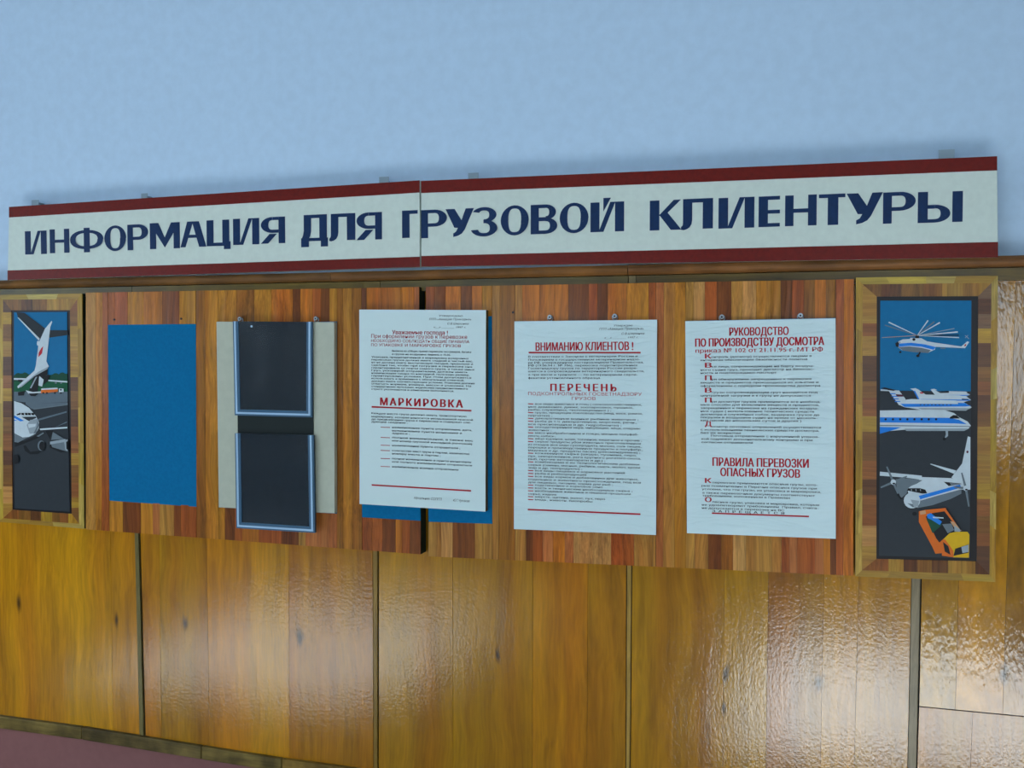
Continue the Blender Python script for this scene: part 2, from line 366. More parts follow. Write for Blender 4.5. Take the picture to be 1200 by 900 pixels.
# rail along the top of the wainscot (two mouldings, each in lengths)
rail = MB(); rail.box((XL, -.004, ZR[2]), (XR, 0, ZR[0])); rail = rail.build('trim_1', M['dark'], kind='structure')
def moulding(name, xs, z0, z1, dep, m, cols, parent, round_=True):
    for i in range(len(xs) - 1):
        a, b = xs[i] + .0008, xs[i + 1] - .0008
        if b <= a: continue
        bm = bmesh.new(); n = 7
        prof = [(0.0, z0)] + [(-(dep - .007) - .007 * math.sin(math.pi * k / (n - 1)) if round_ else -dep, z0 + (z1 - z0) * k / (n - 1)) for k in range(n)] + [(0.0, z1)]
        A = [bm.verts.new((a, y, z)) for y, z in prof]; B = [bm.verts.new((b, y, z)) for y, z in prof]
        for k in range(len(prof)): bm.faces.new((A[k], A[(k + 1) % len(prof)], B[(k + 1) % len(prof)], B[k]))
        bm.faces.new(A); bm.faces.new(B[::-1]); bmesh.ops.recalc_face_normals(bm, faces=bm.faces)
        me = bpy.data.meshes.new(name); bm.to_mesh(me); bm.free()
        link(name, me, M[m], parent, color=c4(cols[i % len(cols)], random.uniform(.88, 1.12)))
X = lambda px: PX(px, 325, .045)
moulding('rail_length', [XL, X(388), X(736), XR], ZR[1] + .001, ZR[0], .05, 'rail', [(.22, .095, .022), (.25, .10, .022), (.27, .105, .025)], rail)
moulding('bead_length', [XL, X(153), X(425), X(444.5), X(736), X(745), XR], ZR[2], ZR[1] - .001, .040, 'rail', [(.17, .115, .012), (.21, .13, .012), (.22, .14, .016), (.16, .105, .012), (.2, .14, .05), (.15, .09, .012)], rail, False)

# rail along the foot of the wainscot (it sags a little towards the right), in four lengths
foot = MB(); foot.box((XL, -.004, .423), (XR, 0, .43)); foot = foot.build('trim_2', M['dark'], kind='structure')
fx = [(-600, 0), (96, 0), (236, 0), (330, 0), (520, 0), (800, 0), (1500, 0)]
tops = lambda px: .4555 - max(0, min(1, px / 330.0)) * .021
tops = lambda px: PZ(px, 836 + .1655 * px - .000016 * px * px, .02) if 0 <= px <= 340 else (PZ(0, 836, .02) if px < 0 else PZ(340, 890.5, .02))
wid = .037
for i in range(len(fx) - 1):
    a, b = fx[i][0], fx[i + 1][0]; xa, xb = PX(a, 860, .022) + .0008, PX(b, 860, .022) - .0008
    za, zb = tops(a), tops(b)
    mb = MB(); mb.prism([(xa, -.024, za - wid), (xb, -.024, zb - wid), (xb, -.024, zb), (xa, -.024, za)], .024)
    bevel(mb.build('rail_length', M['skirt'], foot, color=c4(((.24, .165, .045), (.19, .13, .04), (.25, .17, .045), (.36, .21, .04))[i % 4])), .003)
mb = MB(); mb.box((XL, -.016, 0), (XR, 0, .09)); bevel(mb.build('baseboard_back', M['skirt'], kind='structure', color=(.12, .08, .05, 1)), .004)

# ---------------------------------------------------------------- glyphs of the big sign
def rect(x0, x1, y0, y1): return [(x0, y0), (x1, y0), (x1, y1), (x0, y1)]
def ring(cx, cy, rx, ry, ix, iy, a0=0, a1=360, n=28, pw=1.0, ipw=0.8):
    out = []
    def pt(a, r1, r2, p):
        c, s = math.cos(a), math.sin(a)
        return (cx + r1 * math.copysign(abs(c) ** p, c), cy + r2 * math.copysign(abs(s) ** p, s))
    for i in range(n):
        t0, t1 = math.radians(a0 + (a1 - a0) * i / n), math.radians(a0 + (a1 - a0) * (i + 1) / n)
        out.append([pt(t0, ix, iy, ipw), pt(t0, rx, ry, pw), pt(t1, rx, ry, pw), pt(t1, ix, iy, ipw)])
    return out
def glyph(c):
    s, h = .27, .12
    if c in 'ИЙ':
        g = [rect(0, s, 0, 1), rect(1 - s, 1, 0, 1), [(s * .9, 0), (s + .12, 0), (1 - s + .01, 1), (1 - s - .14, 1)]]
        if c == 'Й': g.append([(.385, .68), (.385, 1.14), (.61, 1.14)])
        return g
    if c == 'Н': return [rect(0, s, 0, 1), rect(1 - s, 1, 0, 1), rect(s, 1 - s, .43, .56)]
    if c == 'О': return ring(.5, .5, .5, .51, .23, .40, ipw=.72)
    if c == 'Ф': return [rect(.41, .59, 0, 1)] + ring(.5, .52, .5, .39, .33, .27, ipw=.8, pw=.9)
    if c in 'РЯ':
        g = [rect(0, s, 0, 1), rect(s, .52, .88, 1), rect(s, .52, .40, .52)] + ring(.52, .70, .48, .30, .17, .18, -90, 90, 14)
        if c == 'Я':
            g.append([(.33, .36), (.64, .36), (1.0, 0), (.70, 0)])
            g = [[(1 - x, y) for x, y in q][::-1] for q in g]
        return g
    if c == 'М': return [rect(0, .21, 0, 1), rect(.79, 1, 0, 1), [(.0, 1), (.29, 1), (.57, .25), (.5, .04)], [(1, 1), (.71, 1), (.43, .25), (.5, .04)]]
    if c == 'А': return [[(0, 0), (.2, 0), (.5, 1), (.27, 1)], [(.72, 0), (1, 0), (.72, 1), (.45, 1)], rect(.27, .76, .36, .48)]
    if c == 'Ц': return [rect(0, s + .02, 0, 1), rect(.66, .95, 0, 1), rect(s, .66, 0, .13), rect(.72, 1, -.13, .17)]
    if c == 'Д': return [rect(.10, .96, .87, 1), rect(.68, .96, .0, 1), [(.10, .9), (.38, .9), (.375, .38), (.345, .22), (.27, .04), (.0, .04), (.075, .24), (.10, .4)],
                         rect(.0, 1, 0, .12), rect(0, .29, -.22, .08), rect(.73, 1, -.22, .08)]
    if c == 'Л': return [rect(.06, 1, .87, 1), rect(.68, 1, 0, 1), [(.06, .9), (.35, .9), (.35, .30), (.33, .17), (.27, .06), (.18, 0), (.08, -.03), (0, -.01), (0, .08), (.05, .13), (.06, .2)]]
    if c == 'Г': return [rect(0, .48, 0, 1), rect(.48, 1, .87, 1)]
    if c == 'У': return [[(0, 1), (.32, 1), (.63, .48), (.45, .32), (.31, .33)], [(.71, 1), (1, 1), (.68, .26), (.58, .12), (.44, .04), (.27, 0), (.27, .13), (.37, .19), (.44, .33), (.55, .55)]]
    if c == 'З': return ring(.46, .74, .46, .265, .19, .15, -92, 155, 20) + ring(.46, .28, .50, .285, .22, .17, -168, 92, 20)
    if c == 'В': return [rect(0, .30, 0, 1), rect(.3, .55, .88, 1), rect(.3, .55, .44, .57), rect(.3, .55, 0, .12)] + ring(.55, .74, .38, .26, .13, .14, -90, 90, 12) + ring(.55, .275, .43, .275, .16, .155, -90, 90, 12)
    if c == 'К': return [rect(0, .31, 0, 1), [(.30, .5), (.42, .42), (.56, .56), (1, 1), (.77, 1)], [(.30, .52), (.56, .60), (1.02, 0), (.68, 0)]]
    if c == 'Е': return [rect(0, .44, 0, 1), rect(.44, 1, .88, 1), rect(.44, 1, .43, .55), rect(.44, 1, 0, .12)]
    if c == 'Т': return [rect(0, 1, .88, 1), rect(.34, .74, 0, .9)]
    if c == 'Ь': return [rect(0, .31, 0, 1), rect(.31, .52, .45, .57), rect(.31, .52, 0, .11)] + ring(.52, .285, .48, .285, .18, .17, -90, 90, 14)
    return [rect(0, 1, 0, 1)]
SD = .052     # face of the sign
def sign(quad, bands, letters, plates, label):
    (tl, tr, br, bl) = quad
    c = P((tl[0] + tr[0]) / 2, (tl[1] + bl[1] + tr[1] + br[1]) / 4, SD)
    t = empty('sign_board', (c.x, -.032, c.z - .1), label, 'sign', 'two boards of the long title sign')
    bevel(slab('board', quad, SD, .018, M['cream'], t), .001)
    (a, b, cc, d) = bands    # lower edge of top band at left, right; upper edge of foot band at right, left
    slab('red_band', [tl, tr, (tr[0], b), (tl[0], a)], SD + .0012, .0014, M['red'], t)
    slab('red_band', [(bl[0], d), (br[0], cc), br, bl], SD + .0012, .0014, M['red'], t)
    for ch, x0, x1, yt, yb in letters:
        X0, X1 = PX(x0, (yt + yb) / 2, SD), PX(x1, (yt + yb) / 2, SD); Z1, Z0 = PZ((x0 + x1) / 2, yt, SD), PZ((x0 + x1) / 2, yb, SD)
        mb = MB()
        for k, q in enumerate(glyph(ch)): mb.face([(X0 + (X1 - X0) * u, -SD - .0008 - .00006 * k, Z0 + (Z1 - Z0) * v) for u, v in q])
        mb.build('letter', M['navy'], t, recalc=False)
    for px, py, wd in plates:
        mb = MB(); q = P(px, py, .03)
        mb.box((q.x - wd, -.0335, q.z - .03), (q.x + wd, -.0315, q.z + .011)); mb.cyl((q.x, -.032, q.z + .003), (0, 1, 0), .003, .032, 10)
        mb.build('hanger_plate', M['plate'], t)
    return t
sign([(10.5, 242.5), (491.6, 211.3), (492, 312.8), (8.8, 328.3)], (254.8, 225.6, 300.8, 317),
     [('И', 29.5, 55, 270.6, 298), ('Н', 58.5, 81.5, 268.5, 296.5), ('Ф', 82.5, 121.5, 267, 295.7), ('О', 122.7, 148.2, 264.5, 294), ('Р', 149.5, 174, 263, 293),
      ('М', 175.8, 211, 261, 291.5), ('А', 211.5, 242, 259.5, 289.5), ('Ц', 242.3, 270.3, 257.8, 288.3), ('И', 273.3, 304, 256, 286.7), ('Я', 306, 334.3, 254.3, 285.3),
      ('Д', 353, 384.5, 251.6, 282.5), ('Л', 386, 416.5, 250.2, 281.6), ('Я', 418, 447.8, 249, 281), ('Г', 471.3, 489.6, 246.6, 278.8)],
     [(42, 239, .012), (170, 231.5, .01), (450.5, 212.5, .013)], 'left half of the long white sign with dark red bands and navy lettering')
sign([(493.4, 212), (1168.6, 183), (1169.6, 301.5), (493.6, 312.6)], (226.2, 199.5, 283.5, 300),
     [('Р', 493.6, 524, 245.8, 278.8), ('У', 522.3, 555.5, 244.6, 277.6), ('З', 553, 584.5, 243, 277), ('О', 587, 619.8, 241, 275.6), ('В', 622, 654, 239.7, 274.2), ('О', 656, 689.8, 238, 273),
      ('Й', 692, 731.5, 236.8, 271.6), ('К', 761.5, 798, 234.6, 269.7), ('Л', 798.2, 835.6, 232.8, 268.3), ('И', 842, 884, 231.4, 267.4), ('Е', 889, 914, 230, 265.9), ('Н', 920, 957, 228.6, 264.6),
      ('Т', 959.5, 990.5, 227.4, 263.7), ('У', 992, 1034.5, 226.2, 262.7), ('Р', 1034.8, 1073, 225, 261.7), ('Ь', 1075.5, 1113.8, 224.5, 260.9), ('І', 1116, 1128.2, 224, 260)],
     [(555, 208, .013), (1109, 181.5, .016)], 'right half of the long white sign with dark red bands and navy lettering')

# ---------------------------------------------------------------- striped veneer boards
BD = .057
T, G, O, R, D, B, K, L_ = (.46, .215, .035), (.48, .20, .014), (.50, .155, .010), (.37, .09, .012), (.20, .055, .008), (.32, .12, .010), (.46, .15, .035), (.54, .27, .07)
def mixc(c): k = random.uniform(.9, 1.12); return (c[0] * k, c[1] * k, c[2] * k, 1)
BT = lambda x: PZ(x, 343 + (x - 100) * -.0178, BD)          # top edge
def boardthing(x0t, x0b, x1t, x1b, yt0, yt1, yb0, yb1, label):
    c = P((x0t + x1t) / 2, (yt0 + yb0) / 2, BD)
    t = empty('display_board', (c.x, -.035, P(x0b, yb0, BD).z), label, 'board', 'striped veneer display boards')
    bevel(slab('backboard', [(x0t, yt0), (x1t, yt1), (x1b, yb1), (x0b, yb0)], BD - .003, .037, M['side'], t), .001)
    return t
def strips(t, lst, yta, ytb, yba, ybb, xr, m='veneer'):
    """lst: (x at top, x at foot, colour) left edges, last = end; y of top / foot edges given at xr"""
    for i in range(len(lst) - 1):
        a, b = lst[i], lst[i + 1]
        yt = lambda x: yta + (ytb - yta) * (x - xr[0]) / (xr[1] - xr[0]); yb = lambda x: yba + (ybb - yba) * (x - xr[0]) / (xr[1] - xr[0])
        g = .12; dz = random.uniform(0, .0005)
        slab('veneer_strip', [(a[0] + g, yt(a[0])), (b[0] - g, yt(b[0])), (b[1] - g, yb(b[1])), (a[1] + g, yb(a[1]))], BD + dz, .0025, M[m], t, color=mixc(a[2]))
LB = boardthing(100.5, 100.5, 491.4, 493.2, 343, 336.3, 620.2, 649.6, 'left striped veneer board with bare blue rectangle')
RB = boardthing(498.6, 501.8, 1000.6, 1000.2, 336.2, 327.2, 652, 674.5, 'right striped veneer board carrying two film-covered posters')
XA = (100, 492); XB = (498, 1000)
full = lambda t, l, side: strips(t, l, *((343, 336.3, 620.2, 649.6, XA) if side == 0 else (336.2, 327.2, 651.8, 674.7, XB)))
full(LB, [(100.5, 100.5, T), (112, 112, G), (120, 119, R), (126, 128, R)], 0)
full(LB, [(229.5, 230.3, B), (240, 241.5, G), (255.5, 256, G)], 0)
full(LB, [(395, 395, B), (402, 402, G), (412, 413, B), (423.5, 424, B)], 0)
full(RB, [(576.5, 577, T), (586, 584, B), (603.5, 603.5, T)], 1)
full(RB, [(768.5, 768.5, K), (778, 777, T), (791, 790, G), (803.5, 805, G)], 1)
full(RB, [(979.5, 979.5, R), (989, 988, O), (1000.5, 1000, G)], 1)
def rows(t, side, x0, x1, ys, top, bot):
    """short strips above (top) and below (bot) the space kept for a notice; ys = y of the space's top and foot at x0, x1"""
    xr = (x0, x1)
    if side == 0: e = lambda x: (343 - .0171 * (x - 100), 620.2 + .0750 * (x - 100))
    else: e = lambda x: (336.2 - .0179 * (x - 498), 651.8 + .0456 * (x - 498))
    strips(t, [(x, x, c) for x, c in top], e(x0)[0], e(x1)[0], ys[0], ys[1], xr)
    strips(t, [(x, x, c) for x, c in bot], ys[2], ys[3], e(x0)[1], e(x1)[1], xr)
rows(LB, 0, 127, 230, (380.6, 379.6, 586.6, 592.8), [(126.5, R), (134, R), (149.5, G), (168, O), (190, D), (210, G), (229.3, G)],
     [(128.2, G), (144, D), (165, G), (179, K), (187, T), (204, D), (212, R), (221, R), (230, G)])
rows(LB, 0, 256, 395, (379, 376.6, 594.6, 602), [(255.7, G), (264, G), (277, B), (298, G), (318, O), (332, O), (343, D), (352, O), (366, R), (376, D), (386, G), (394.8, G)],
     [(256.2, G), (263.5, D), (275, R), (284, O), (303, R), (318, R), (330, D), (342, D), (350, T), (358, K), (376, K), (394.8, G)])
rows(LB, 0, 424, 492, (374, 372.5, 606.4, 610.5), [(423.7, D), (429.5, O), (448, O), (470, O), (485, K), (491.2, G)],
     [(424.3, R), (436, R), (448, D), (463.5, O), (471, R), (480, D), (493, G)])
rows(RB, 1, 499, 577, (372.5, 370.5, 611.6, 614), [(499, R), (509, D), (522, O), (540, D), (553, O), (565, G), (576.3, G)],
     [(502, T), (517, L_), (530.5, D), (543, D), (556.5, T), (566, T), (576.8, G)])
rows(RB, 1, 604, 768, (378, 374.6, 616, 623), [(603.7, T), (612, O), (632, O), (650, O), (666, D), (690, R), (700, D), (712, O), (734, G), (760, R), (768.3, G)],
     [(603.7, T), (616.5, D), (624, R), (636, K), (648, O), (662, K), (672, L_), (695, L_), (706, L_), (716, R), (730, R), (743, T), (765, T), (768.3, G)])
rows(RB, 1, 804, 979, (376, 372.4, 622, 628), [(803.8, T), (813, L_), (826, R), (840, D), (857, T), (870, L_), (886, G), (903, G), (915, D), (928, R), (942, B), (955, O), (968, B), (979.2, G)],
     [(804, T), (814, T), (830, D), (845, B), (859, L_), (874, T), (890, T), (904, T), (916, R), (925, K), (934, R), (955, K), (965, O), (973, D), (979.2, G)])
# blue painted fields
def blue(t, q, **k): bevel(slab('blue_field', q, BD + .0004, .0028, M['blue'], t, **k), .0006)
blue(LB, [(126.3, 380.6), (229.3, 379.6), (230.2, 594), (128.2, 586.8)])
blue(LB, [(255.8, 379), (394.7, 376.6), (394.7, 602), (256.2, 594.6)])
blue(LB, [(423.8, 374), (491.2, 372.6), (492.8, 610.4), (424.2, 606.2)])
blue(RB, [(499, 372.5), (576.3, 370.5), (576.7, 614), (502.2, 611.4)])
blue(RB, [(603.8, 378), (768.2, 374.7), (768.2, 623), (603.8, 616)])
blue(RB, [(803.8, 376), (979, 372.5), (979, 628), (805, 622)])

def screws(t, lst, dep):
    for px, py in lst:
        mb = MB(); q = P(px, py, dep); mb.cyl((q.x, q.y, q.z), (0, 1, 0), .003, .004, 10); mb.build('screw', M['black'], t)
screws(LB, [(133.5, 374.5), (212, 373.5)], BD + .0022)
screws(RB, [(601, 366)], BD + .0022)

# ---------------------------------------------------------------- text
def text_mesh(s, bold=0.0, spacing=1.0):
    """the letter made of a ring with a stem through it is laid down as ring + stem"""
    t = s.replace('Ф', 'О').replace('ф', 'о')
    vs, fs = text_mesh0(t, bold, spacing)
    for i, ch in enumerate(s):
        if ch in 'Фф':
            o = text_mesh0(t[i], bold, spacing)[0]; w_ = max(x for x, y in o) - min(x for x, y in o)
            cx = max(x for x, y in text_mesh0(t[:i + 1], bold, spacing)[0]) - w_ / 2; y0, y1 = (-.06, .78) if ch == 'Ф' else (-.2, .74)
            n = len(vs); vs += [(cx - .05, y0), (cx + .05, y0), (cx + .05, y1), (cx - .05, y1)]; fs.append((n, n + 1, n + 2, n + 3))
    return vs, fs
def text_mesh0(s, bold=0.0, spacing=1.0):
    cu = bpy.data.curves.new('t', 'FONT'); cu.body = s; cu.size = 1.0; cu.resolution_u = 4 if len(s) < 30 else 2; cu.offset = bold; cu.space_character = spacing; cu.fill_mode = 'FRONT'
    o = bpy.data.objects.new('t', cu); C.objects.link(o)
    bpy.context.view_layer.update()
    me = bpy.data.meshes.new_from_object(o.evaluated_get(bpy.context.evaluated_depsgraph_get()))
    bpy.data.objects.remove(o); bpy.data.curves.remove(cu)
    vs = [(v.co.x, v.co.y) for v in me.vertices]; fs = [tuple(p.vertices) for p in me.polygons]
    bpy.data.meshes.remove(me); return vs, fs
CAP = 0.72
class Txt:
    def __init__(s, dep, ang): s.v, s.f, s.dep, s.ang = [], [], dep, ang
    def line(s, body, x0, x1, yc, h, bold=.0, spacing=1.0, shear=0.0):
        """yc: middle of the letters at the left end, h: cap height, in photo pixels"""
        vs, fs = text_mesh(body, 0.0, spacing)
        if not vs: return
        a = min(x for x, y in vs); b = max(x for x, y in vs)
        p0, p1 = P(x0, yc, s.dep), P(x1, yc, s.dep); pxm = abs(P(x0, yc - h / 2, s.dep).z - P(x0, yc + h / 2, s.dep).z)
        sx, sz = (p1.x - p0.x) / (b - a), pxm / CAP
        ca, sa = math.cos(s.ang), math.sin(s.ang); n = len(s.v)
        for k in range(3 if bold > .02 else 2 if bold > .01 else 1):       # heavy stems: the stroke is laid down again beside itself
            n = len(s.v)
            for x, y in vs:
                X, Z = (x - a + max(bold, .03) * k * 1.1) * sx + y * sz * shear, y * sz - pxm / 2
                s.v.append((p0.x + X * ca - Z * sa, -s.dep - .00005 * k, p0.z + X * sa + Z * ca))
            s.f += [tuple(i + n for i in f) for f in fs]
    def rule(s, x0, y0, x1, y1, th):
        a, b = P(x0, y0, s.dep), P(x1, y1, s.dep); d = th * .002 / 2; n = len(s.v)
        s.v += [(a.x, -s.dep, a.z - d), (b.x, -s.dep, b.z - d), (b.x, -s.dep, b.z + d), (a.x, -s.dep, a.z + d)]; s.f.append((n, n + 1, n + 2, n + 3))
    def build(s, name, m, parent, **k):
        me = bpy.data.meshes.new(name); me.from_pydata(s.v, [], s.f); me.update()
        return link(name, me, m, parent, **k)

def hook(parent, px, py, dep):
    q = P(px, py, dep); mb = MB()
    mb.cyl((q.x, q.y - .004, q.z), (0, 1, 0), .0052, .003, 16); mb.cyl((q.x, q.y - .003, q.z), (0, 1, 0), .0022, -q.y - BD + .002, 10)
    mb.torus((q.x, q.y + .002, q.z - .003), (0, 1, 0), .0062, .0014)
    o = mb.build('hanging_hook', M['metal'], parent)
    mb = MB(); mb.cyl((q.x, q.y - .0045, q.z - .0005), (0, 1, 0), .0022, .001, 10); mb.build('screw', M['black'], o)

def poster(quad, dep, thick, paper_m, label, hooks=()):
    c = P(sum(p[0] for p in quad) / 4, sum(p[1] for p in quad) / 4, dep)
    t = empty('poster', (c.x, -dep + thick, P(*quad[3], dep).z), label, 'poster', 'lettered notices hung on the striped boards')
    bevel(slab('backing_board', quad, dep - .0008, thick - .001, M['edge'], t), .0008)
    slab('sheet', quad, dep, .0012, M[paper_m], t)
    for h in hooks: hook(t, *h, dep - .006)
    a, b, cc, d = [P(*p, dep) for p in quad]
    ang = (math.atan2(b.z - a.z, b.x - a.x) + math.atan2(cc.z - d.z, cc.x - d.x)) / 2
    return t, dep + .0006, ang, (math.atan2(b.z - a.z, b.x - a.x), math.atan2(cc.z - d.z, cc.x - d.x))

def hand(t, dep, ang, lines):
    h = Txt(dep, ang)
    for l in lines: h.line(*l, shear=.3)
    h.build('handwriting', M['ink'], t)

# --- first poster: packing and marking rules
t, dp, an, _ = poster([(421, 362.8), (569.4, 363.4), (568.8, 599.6), (421.3, 590.6)], .080, .021, 'paper1', 'thick framed poster bridging the board gap, with МАРКИРОВКА heading')
hand(t, dp, an, [('Утверждаю', 514, 542, 369.9, 2.0), ('ПТП «Авиация Приморья»', 503, 552, 374, 2.4), ('С.В.Шершнев', 524, 549, 379.2, 2.2), ('«__» _______ 1997 г.', 508, 546, 383.2, 2.2)])
h = Txt(dp, an)
for l in [('Уважаемые господа !', 459.5, 524.5, 389.3, 4.8, .015), ('При оформлении грузов к перевозке', 435, 547.5, 393.7, 4.3, .004),
          ('НЕОБХОДИМО СОБЛЮДАТЬ ОБЩИЕ ПРАВИЛА', 435, 550, 399.2, 3.2, .004), ('ПО УПАКОВКЕ И МАРКИРОВКЕ ГРУЗОВ', 435, 540, 404, 3.2, .004)]: h.line(*l)
h.build('red_heading', M['inkred'], t)
h = Txt(dp, an); h.line('МАРКИРОВКА', 445.3, 541.5, 470.3, 8.8, .045, 1.35); h.build('red_heading', M['inkred'], t)
h = Txt(dp, an); h.rule(435.5, 476.8, 552.5, 481.3, 1.9); h.build('red_rule', M['inkred'], t)
h = Txt(dp, an); h.rule(435.5, 568.3, 552, 575.2, 1.9); h.build('red_rule', M['inkred'], t)
body = Txt(dp, an)
for i, (s, x1) in enumerate([('Упаковка, предназначенная и маркировка воздушных', 549), ('перевозках грузов должна иметь гладкий и чистый вес,', 554), ('но не должна иметь выступающих гвоздей, проволоки и', 554),
        ('сделана так, чтобы при погрузке и перевозке она', 553), ('гарантировала от порчи самого груза, а также иных', 556), ('   Груз, указанный отправителем, должен иметь', 548), ('наименование товара по накладной, положено размер,', 550),
        ('гарантированы условия. При этом допускается', 552), ('использовать и временные с обязательной отметкой,', 544), ('должны иметь соответствующие условия. Упаковка должна', 556), ('отвечать нормам, номера, массы и упаковки. На', 552), ('стандартными ярлыками, надписями предназначенного', 548), ('строго указываются и отметками выполняется.', 532)]):
    body.line(s, 435.3, x1, 418.2 + i * 3.13, 2.0, .012)
for s, x0, x1, y in [('Выписка из «Общих правил перевозок пассажиров, багажа', 459.5, 552, 411.2), ('и грузов на воздушных линиях» с 15.05.', 459.5, 528, 414.8),
        ('Каждое место груза должно иметь транспортную', 435.3, 546.5, 484.1), ('маркировку, которая наносится несмываемой краской', 435.3, 554, 487.9), ('до предъявления груза к перевозке и содержит сле-', 435.3, 552, 491), ('дующие сведения :', 435.3, 477.5, 494),
        ('наименование пункта отправления, дата,', 459.5, 553, 500.6), ('наименование пункта назначения и', 459.5, 541, 504.4), ('адреса :', 459.5, 480, 507.5), ('полное наименование, а также вес', 459.5, 554, 512.6), ('или номер грузовой накладной (почтовой)', 459.5, 553, 516.3),
        ('наименование пункта отправителя ;', 459.5, 539, 521.7), ('количество мест груза в партии, количество', 459.5, 550, 527.8), ('номеру места и партии ;', 459.5, 516, 531.4), ('полное наименование и пункта назначения', 459.5, 552, 537.2), ('или полного наименования отправителя', 459.5, 553, 540.9), ('наименование номера отправления', 459.5, 537, 546.6)]:
    body.line(s, x0, x1, y, 2.1, .012)
body.build('body_text', M['ink'], t, kind='stuff')
h = Txt(dp, an)
for y in (500.6, 512.6, 521.7, 527.8, 537.2, 546.6): h.rule(446, y, 457, y + .4, .8)
h.build('red_dashes', M['inkred'], t)
hand(t, dp, an, [('Начальник СОПГП', 485, 517, 583.2, 3.0), ('Ю.Г.Чумаков', 531, 550, 586, 2.8)])

# --- second poster
t, dp, an, _ = poster([(602.8, 376.6), (770, 374.6), (768.8, 627), (602.2, 620)], .068, .009, 'paper2', 'film-covered poster with ПЕРЕЧЕНЬ heading, middle of three posters', [(644.5, 371.5), (720.5, 370.3)])
hand(t, dp, an, [('Утверждаю', 719, 741, 381.5, 2.2), ('ПТП «Авиация Приморья»', 702, 754, 385.6, 2.6), ('С.В.Шершнев', 728, 755, 391, 2.4), ('«__» _______ 1997 г.', 708, 748, 395.7, 2.2)])
h = Txt(dp, an); h.line('ВНИМАНИЮ КЛИЕНТОВ !', 627.5, 741.5, 406.3, 9.6, .035); h.build('red_heading', M['inkred'], t)
h = Txt(dp, an); h.rule(619.5, 413.2, 750.8, 413.3, 1.9); h.build('red_rule', M['inkred'], t)
h = Txt(dp, an); h.line('ПЕРЕЧЕНЬ', 644.8, 721.5, 454, 8.4, .04, 1.4); h.line('ПОДКОНТРОЛЬНЫХ ГОСВЕТНАДЗОРУ', 619, 752, 461.2, 3.8, .004); h.line('ГРУЗОВ', 670, 698, 466.8, 3.6, .004); h.build('red_heading', M['inkred'], t)
h = Txt(dp, an); h.rule(618.5, 597.1, 750.6, 602.6, 1.9); h.build('red_rule', M['inkred'], t)
body = Txt(dp, an)
for s, x1, y in [('В соответствии с Законом о ветеринарии России и', 747, 418), ('Положением о государственном ветеринарном надзо-', 750, 421.6), ('ре РФ, утвержденном постановлением Правительства,', 754, 425), ('РФ (19.06.94 г. № 706), перевозка подконтрольных', 747, 428.3), ('Госветнадзору грузов по территории России разре-', 747, 431.6),
        ('шается в сопровождении ветеринарного свидетельств,', 755, 435.1), ('а при ввозе и транзите — по ветеринарным серти-', 747, 439), ('фикатам установленного образца.', 704, 442.8)]: body.line(s, 619, x1, y, 2.2, .012)
lst = [('все виды животных и птиц ( сельскохозяйственных,', 752, 1), ('ных домашних, диких, зоопарковых, пушных,', 742, 0), ('рыбы, служебных, экспозиционных ) ;', 716, 0), ('грузы, продукция пчеловодства (мед, воск, рамок,', 753, 1), ('перчатки) ;', 647, 0),
       ('декоративные водные рыбные животные ;', 748, 1), ('рыба (в т.ч. декоративные, морские, речн.,', 746, 1), ('все пресноводные и др. гидробионты) ;', 728, 0), ('оплодотворенная икра, инкубации, яйца, спермы', 750, 1), ('животных ;', 646, 0), ('мясо необработанное и птицы, мясные полуфаб-', 748, 1),
       ('рикаты, колбасы ;', 651, 0), ('яйцо куриное, шпик, топленое, кишечное и прочие ;', 752, 1), ('сырые продукты убоя животных приготовленные', 751, 1), ('из отходов (все виды сухопродукта, молоко, соль пищев.,', 752, 0), ('порошки и производственные продукты и полуфабр.,', 753, 0), ('медовые и др. продукты пасек) (рекомендуемые) ;', 750, 0),
       ('кожевенное сырье (шкуры, пушнина, перо,', 746, 1), ('пух, замороженное, рога крупного рогатого скота,', 751, 0), ('рыб, прочие ветпрепараты и др.) ;', 709, 0), ('комбикорма и их технологические добавки', 749, 1), ('сырые (семена, мясные, рыбные, сметь, молоч. крови', 750, 0), ('жир и др. техпродукты) ;', 682, 0), ('все виды пищевых и кормовых растений', 732, 1),
       ('рыба и рыбопродукция', 687, 1), ('все виды кормов и добавленных для животных,', 748, 1), ('отдельных и животного происхождения, под все', 751, 0), ('для пищевых, питания, корма для рыб ;', 718, 0), ('подстилочное и кормовое сено', 706, 1), ('кость и технические необходимые сырье ;', 741, 1), ('необходимые животные и пищевой продукции', 739, 1), ('сырье, жидкие', 652, 0), ('шерсть, щетина, волос, пух, перо', 709, 1), ('медь, животн. биопробы', 694, 1)]
dash = Txt(dp, an)
for i, (s, x1, dsh) in enumerate(lst):
    y = 473.2 + (585.3 - 473.2) * i / (len(lst) - 1)
    body.line(s, 627 if dsh else 619, x1, y, 2.2, .012)
    if dsh: dash.rule(618.8, y, 625, y + .3, 1.1)
body.build('body_text', M['ink'], t, kind='stuff'); dash.build('red_dashes', M['inkred'], t)

